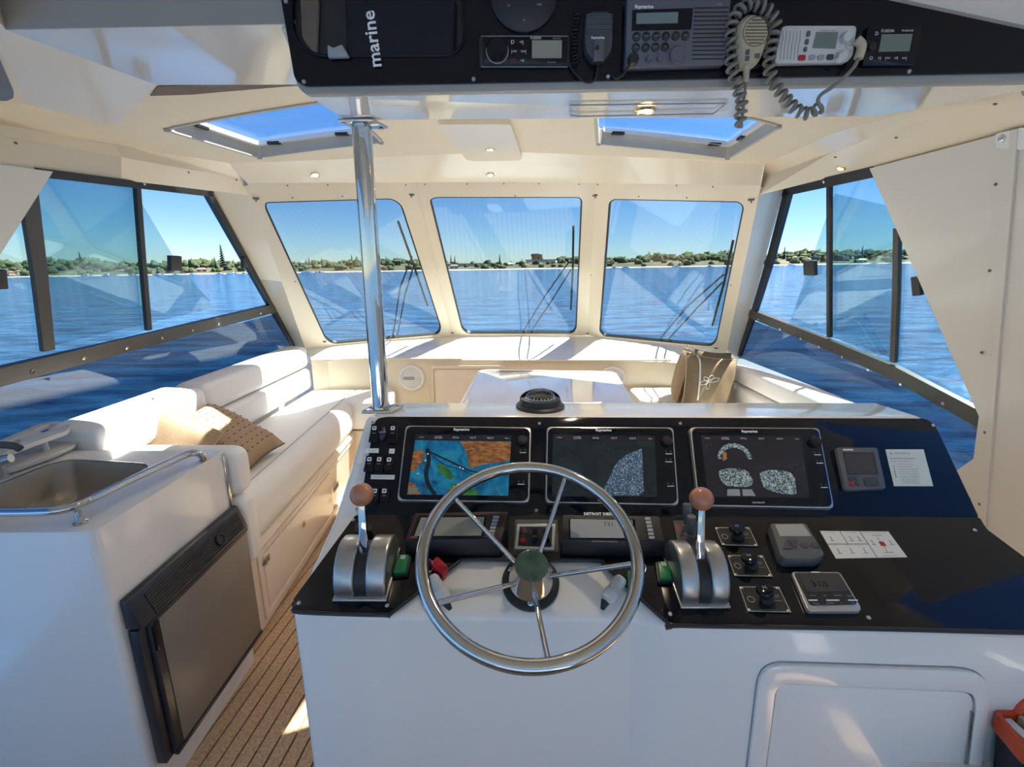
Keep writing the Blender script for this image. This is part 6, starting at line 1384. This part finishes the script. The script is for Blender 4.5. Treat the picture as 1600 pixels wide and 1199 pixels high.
rp_ = nt.nodes.new('ShaderNodeValToRGB'); rp_.color_ramp.elements[0].color = (0.006, 0.040, 0.13, 1); rp_.color_ramp.elements[1].color = (0.050, 0.19, 0.40, 1); rp_.color_ramp.elements[0].position = .38; rp_.color_ramp.elements[1].position = .70
nt.links.new(n3.outputs['Fac'], rp_.inputs[0]); nt.links.new(rp_.outputs[0], b.inputs['Base Color'])
M['sea'] = sm
sp = MB(); R_ = 4500; sp.add([(-R_, -R_, 0), (R_, -R_, 0), (R_, R_, 0), (-R_, R_, 0)], [(0, 1, 2, 3)]); sea = build('sea', sp, 'sea', None, FSEA, smooth=0); tag(sea, 'choppy deep blue sea around the boat', None, kind='stuff')

# shore: low wooded land around the bay, with houses, pines and moored boats
def seadir(x):
    d = ray(x, 424.5 + (403.5 - 424.5) * (x - 100) / 1350.0); d = d - nsea * d.dot(nsea); return d
def shore_pt(x, D, h=0.0):
    d = seadir(x); return SO + d * D + nsea * h           # D measured along the camera axis, so h px = h * 735 / D
DS = 520.0
def hpx(px): return px * DS / FPX
# skyline height in photo pixels above the waterline, by photo column
SKY = [(-900, 26), (-300, 30), (0, 30), (60, 32), (130, 30), (180, 22), (250, 20), (300, 22), (380, 18), (470, 14), (560, 16), (640, 18), (700, 12), (770, 10), (830, 13), (880, 16), (945, 12), (1000, 16), (1060, 21), (1140, 20), (1200, 18), (1260, 20), (1330, 18), (1400, 19), (1500, 17), (1700, 18), (2500, 22)]
def sky(x):
    for (a, ha), (b, hb) in zip(SKY[:-1], SKY[1:]):
        if a <= x <= b: return ha + (hb - ha) * (x - a) / (b - a)
    return 20
land_m = ramp_mat('wooded_slope', [(0.3, (0.035, 0.050, 0.020)), (0.55, (0.085, 0.085, 0.045)), (0.8, (0.20, 0.17, 0.11))], .05, rough=0.9)
lm = MB(); cols = list(range(-900, 2501, 20)); rows = [(0, 0.0), (14, .05), (60, .45), (130, .72), (220, .80), (400, .75)]
for x in cols:
    for dd, k in rows: lm.v.append(shore_pt(x, DS + dd, hpx(sky(x)) * .95 * k + (.0 if dd else -.3)))
nr = len(rows)
for i in range(len(cols) - 1):
    for j in range(nr - 1): a = i * nr + j; lm.f.append((a, a + nr, a + nr + 1, a + 1))
land = build('shore_land', lm, land_m, None, fix=False, smooth=60); struct(land, 'low wooded far shore')
beach_m = mat('pale_sand', (0.55, 0.50, 0.40), 0.9); bm2 = MB()
for x in cols: bm2.v += [shore_pt(x, DS - 3, -.2), shore_pt(x, DS + 10, .7)]
bm2.f = [(2 * i, 2 * i + 2, 2 * i + 3, 2 * i + 1) for i in range(len(cols) - 1)]; build('beach', bm2, beach_m, land, fix=False)
# trees: uncountable woodland as one object
tree_m = ramp_mat('woodland_foliage', [(0.25, (0.035, 0.055, 0.030)), (0.55, (0.085, 0.115, 0.060)), (0.8, (0.18, 0.20, 0.11))], .35, rough=0.95, spec=.1)
ico = []
bm = bmesh.new(); bmesh.ops.create_icosphere(bm, subdivisions=2, radius=1.0); iv = [v.co.copy() for v in bm.verts]; bm.verts.index_update(); ifc = [tuple(v.index for v in f.verts) for f in bm.faces]; bm.free()
wm = MB(); rng = random.Random(5)
for k in range(1900):
    x = rng.uniform(-880, 2480); fr = rng.random() ** .8; D = DS + 12 + fr * 210
    hh_ = hpx(sky(x)); g = hh_ * .92 * (.48 * min(1, fr * 3.5) + .32 * fr)
    r = rng.uniform(2.2, 5.0) * (1 if fr < .8 else 1.25); hh2 = rng.uniform(.8, 1.5); open_ = 680 < x < 870
    if open_ and fr > .15 and rng.random() < .6: continue
    if open_: r *= .7
    c_ = shore_pt(x, D, g + r * .5); off = len(wm.v); tw = rng.uniform(0, 6.28)
    for q in iv:
        s_ = 1 + .28 * math.sin(5 * q.x + tw) * math.cos(4 * q.y + tw * 2) + .18 * math.sin(9 * q.z + tw)
        wm.v.append(c_ + ex * (q.x * r * s_ * 1.25) + ey * (q.y * r * s_) + nsea * (q.z * r * s_ * hh2))
    wm.f += [tuple(i + off for i in f) for f in ifc]
wood = build('woodland', wm, tree_m, None, fix=False, smooth=80); tag(wood, 'dark green woodland covering the far shore', None, kind='stuff')
# Norfolk pines standing above the woodland
pm_ = MB()
for k in range(9):
    h0 = .12 + k * .095; r0 = .20 * (1 - k / 9.5) + .02; pm_.lathe([(r0, h0), (r0 * .35, h0 + .07), (.012, h0 + .12)], n=9)
pine_src = None; pine_m = mat('pine_needles', (0.035, 0.055, 0.045), 0.9, spec=.1)
for i, (x, hp_, D) in enumerate([(350, 44, 560), (338, 26, 560), (484, 22, 600), (504, 21, 600), (551, 25, 620), (604, 22, 600), (616, 20, 610), (705, 22, 650), (711, 21, 650), (781, 22, 650), (1224, 27, 600), (1248, 22, 600), (1345, 27, 600), (130, 36, 580)]):
    g = hpx(sky(x)) * .5; b0 = shore_pt(x, D, g * .7); H_ = hp_ * D / FPX - g * .7
    Mx = Matrix((ex, ey, nsea)).transposed().to_4x4(); Mx.translation = b0; Mx = Mx @ Matrix.Diagonal((H_ * .8, H_ * .8, H_, 1))
    if pine_src is None:
        e = build('pine_tree', pm_, pine_m, None, smooth=40); pine_src = e; place(e, None, Mx)
        tr_ = MB(); tr_.cyl((0, 0, 0), (0, 0, .5), .025, 7); tko = build('trunk', tr_, 'tan', e); tk_me = tko.data; place(tko, e, Mx)
    else:
        e = copy_obj(pine_src, None, Mx); copy_obj(tko, e, Mx)
    if i == 0: tag(e, 'tallest dark pine on the far shore, seen in the left side window', 'tree', 'pines on the far shore')
    else: tag(e, 'small dark pointed pine rising over the far shore woods', 'tree', 'pines on the far shore')
# dark clump of trees seen in the centre pane
cl = MB()
for k in range(40):
    x = rng.uniform(831, 848); z = rng.uniform(.3, 1); c_ = shore_pt(x, 640, z * 20 * 640 / FPX); r = 2.4
    off = len(cl.v); cl.v += [c_ + ex * q.x * r * 1.3 + ey * q.y * r + nsea * q.z * r for q in iv]; cl.f += [tuple(i + off for i in f) for f in ifc]
o_ = build('tree_clump', cl, pine_m, None, fix=False, smooth=60); tag(o_, 'dark square tree clump on the skyline in the centre pane', 'tree clump')
# houses
roofs = [mat('terracotta_roof', (0.30, 0.13, 0.09), .8), mat('grey_roof', (0.22, 0.21, 0.20), .8), mat('pale_roof', (0.60, 0.58, 0.55), .7)]
walls = [mat('white_house_wall', (0.72, 0.70, 0.66), .8), mat('tan_house_wall', (0.50, 0.40, 0.31), .8)]
wall_me = {}; hb_ = MB(); hb_.box(-1, 1, -1, 1, 0, 1); rf = MB(); rf.add([(-1.12, -1.12, 1), (1.12, -1.12, 1), (1.12, 1.12, 1), (-1.12, 1.12, 1), (-.5, 0, 1.55), (.5, 0, 1.55)], [(0, 1, 5, 4), (1, 2, 5), (2, 3, 4, 5), (3, 0, 4), (3, 2, 1, 0)])
wn_ = MB(); wn_.box(-.75, -.25, -1.04, -1.0, .35, .75); wn_.box(.25, .75, -1.04, -1.0, .35, .75)
src = {}
for i in range(64):
    x = rng.choice([rng.uniform(60, 410), rng.uniform(60, 410), rng.uniform(470, 640), rng.uniform(690, 870), rng.uniform(1240, 1420), rng.uniform(-300, 60), rng.uniform(1420, 1700)]); fr = rng.random(); D = DS + 14 + fr * 120
    g = hpx(sky(x)) * .72 * (.12 + .5 * fr) + .5; w_ = rng.uniform(3.0, 6.5); h_ = rng.uniform(2.2, 4.0); key = (rng.randrange(3) if rng.random() < .6 else 0, rng.randrange(2))
    Mx = Matrix((ex, ey, nsea)).transposed().to_4x4(); Mx.translation = shore_pt(x, D, g - .6); Mx = Mx @ Matrix.Rotation(rng.uniform(-.5, .5), 4, 'Z') @ Matrix.Diagonal((w_, w_ * .6, h_, 1))
    if key not in src:
        a = build('house', hb_, walls[key[1]], None, smooth=0); place(a, None, Mx); r_ = build('roof', rf, roofs[key[0]], a, smooth=0); place(r_, a, Mx); w2 = build('window', wn_, 'dprint', a, smooth=0); place(w2, a, Mx); src[key] = (a, r_, w2)
    else:
        s_ = src[key]; a = copy_obj(s_[0], None, Mx); copy_obj(s_[1], a, Mx); copy_obj(s_[2], a, Mx)
    tag(a, '%s house with %s roof among the trees of the far shore' % (['white', 'tan'][key[1]], ['terracotta', 'grey', 'pale'][key[0]]), 'house', 'houses on the far shore')
# long pale buildings on the middle shore
for x0, x1, y_, lab in [(695, 770, 8, 'long low pale building on the shore left of the dark clump'), (822, 868, 13, 'long low pale building below the dark tree clump')]:
    p0_, p1_ = shore_pt(x0, 600, hpx(y_) - 2), shore_pt(x1, 600, hpx(y_) - 2); F_ = Frame(p0_, p1_ - p0_, nsea); L_ = (p1_ - p0_).length
    m_ = MB(); m_.box(0, L_, 0, 3.0, -8, 0); a = build('pavilion', m_, walls[0], None, F_, smooth=0); tag(a, lab, 'building'); m_ = MB(); m_.box(-1, L_ + 1, 3.0, 3.8, -9, 1); build('roof', m_, roofs[1], a, F_, smooth=0)
# moored boats along the shore
bt0 = MB(); bt0.prism([(-1, -.18), (.7, -.18), (1, 0), (.7, .18), (-1, .18)], 0, .16); cb = MB(); cb.prism([(-.5, -.12), (.3, -.12), (.3, .12), (-.5, .12)], .16, .36); src = None
bs_ = []
for i in range(34):
    x = rng.choice([rng.uniform(310, 400), rng.uniform(460, 640), rng.uniform(960, 1130), rng.uniform(1230, 1430), rng.uniform(60, 310)]); D = DS - rng.uniform(6, 40); s_ = rng.uniform(3, 6)
    Mx = Matrix((ex, ey, nsea)).transposed().to_4x4(); Mx.translation = shore_pt(x, D, 0); Mx = Mx @ Matrix.Rotation(rng.uniform(-.4, .4), 4, 'Z') @ Matrix.Scale(s_, 4)
    if src is None: a = build('moored_boat', bt0, walls[0], None, smooth=0); place(a, None, Mx); c_ = build('cabin', cb, walls[0], a, smooth=0); place(c_, a, Mx); src = (a, c_)
    else: a = copy_obj(src[0], None, Mx); copy_obj(src[1], a, Mx)
    tag(a, 'tiny white boat moored along the far shore', 'boat', 'moored boats')
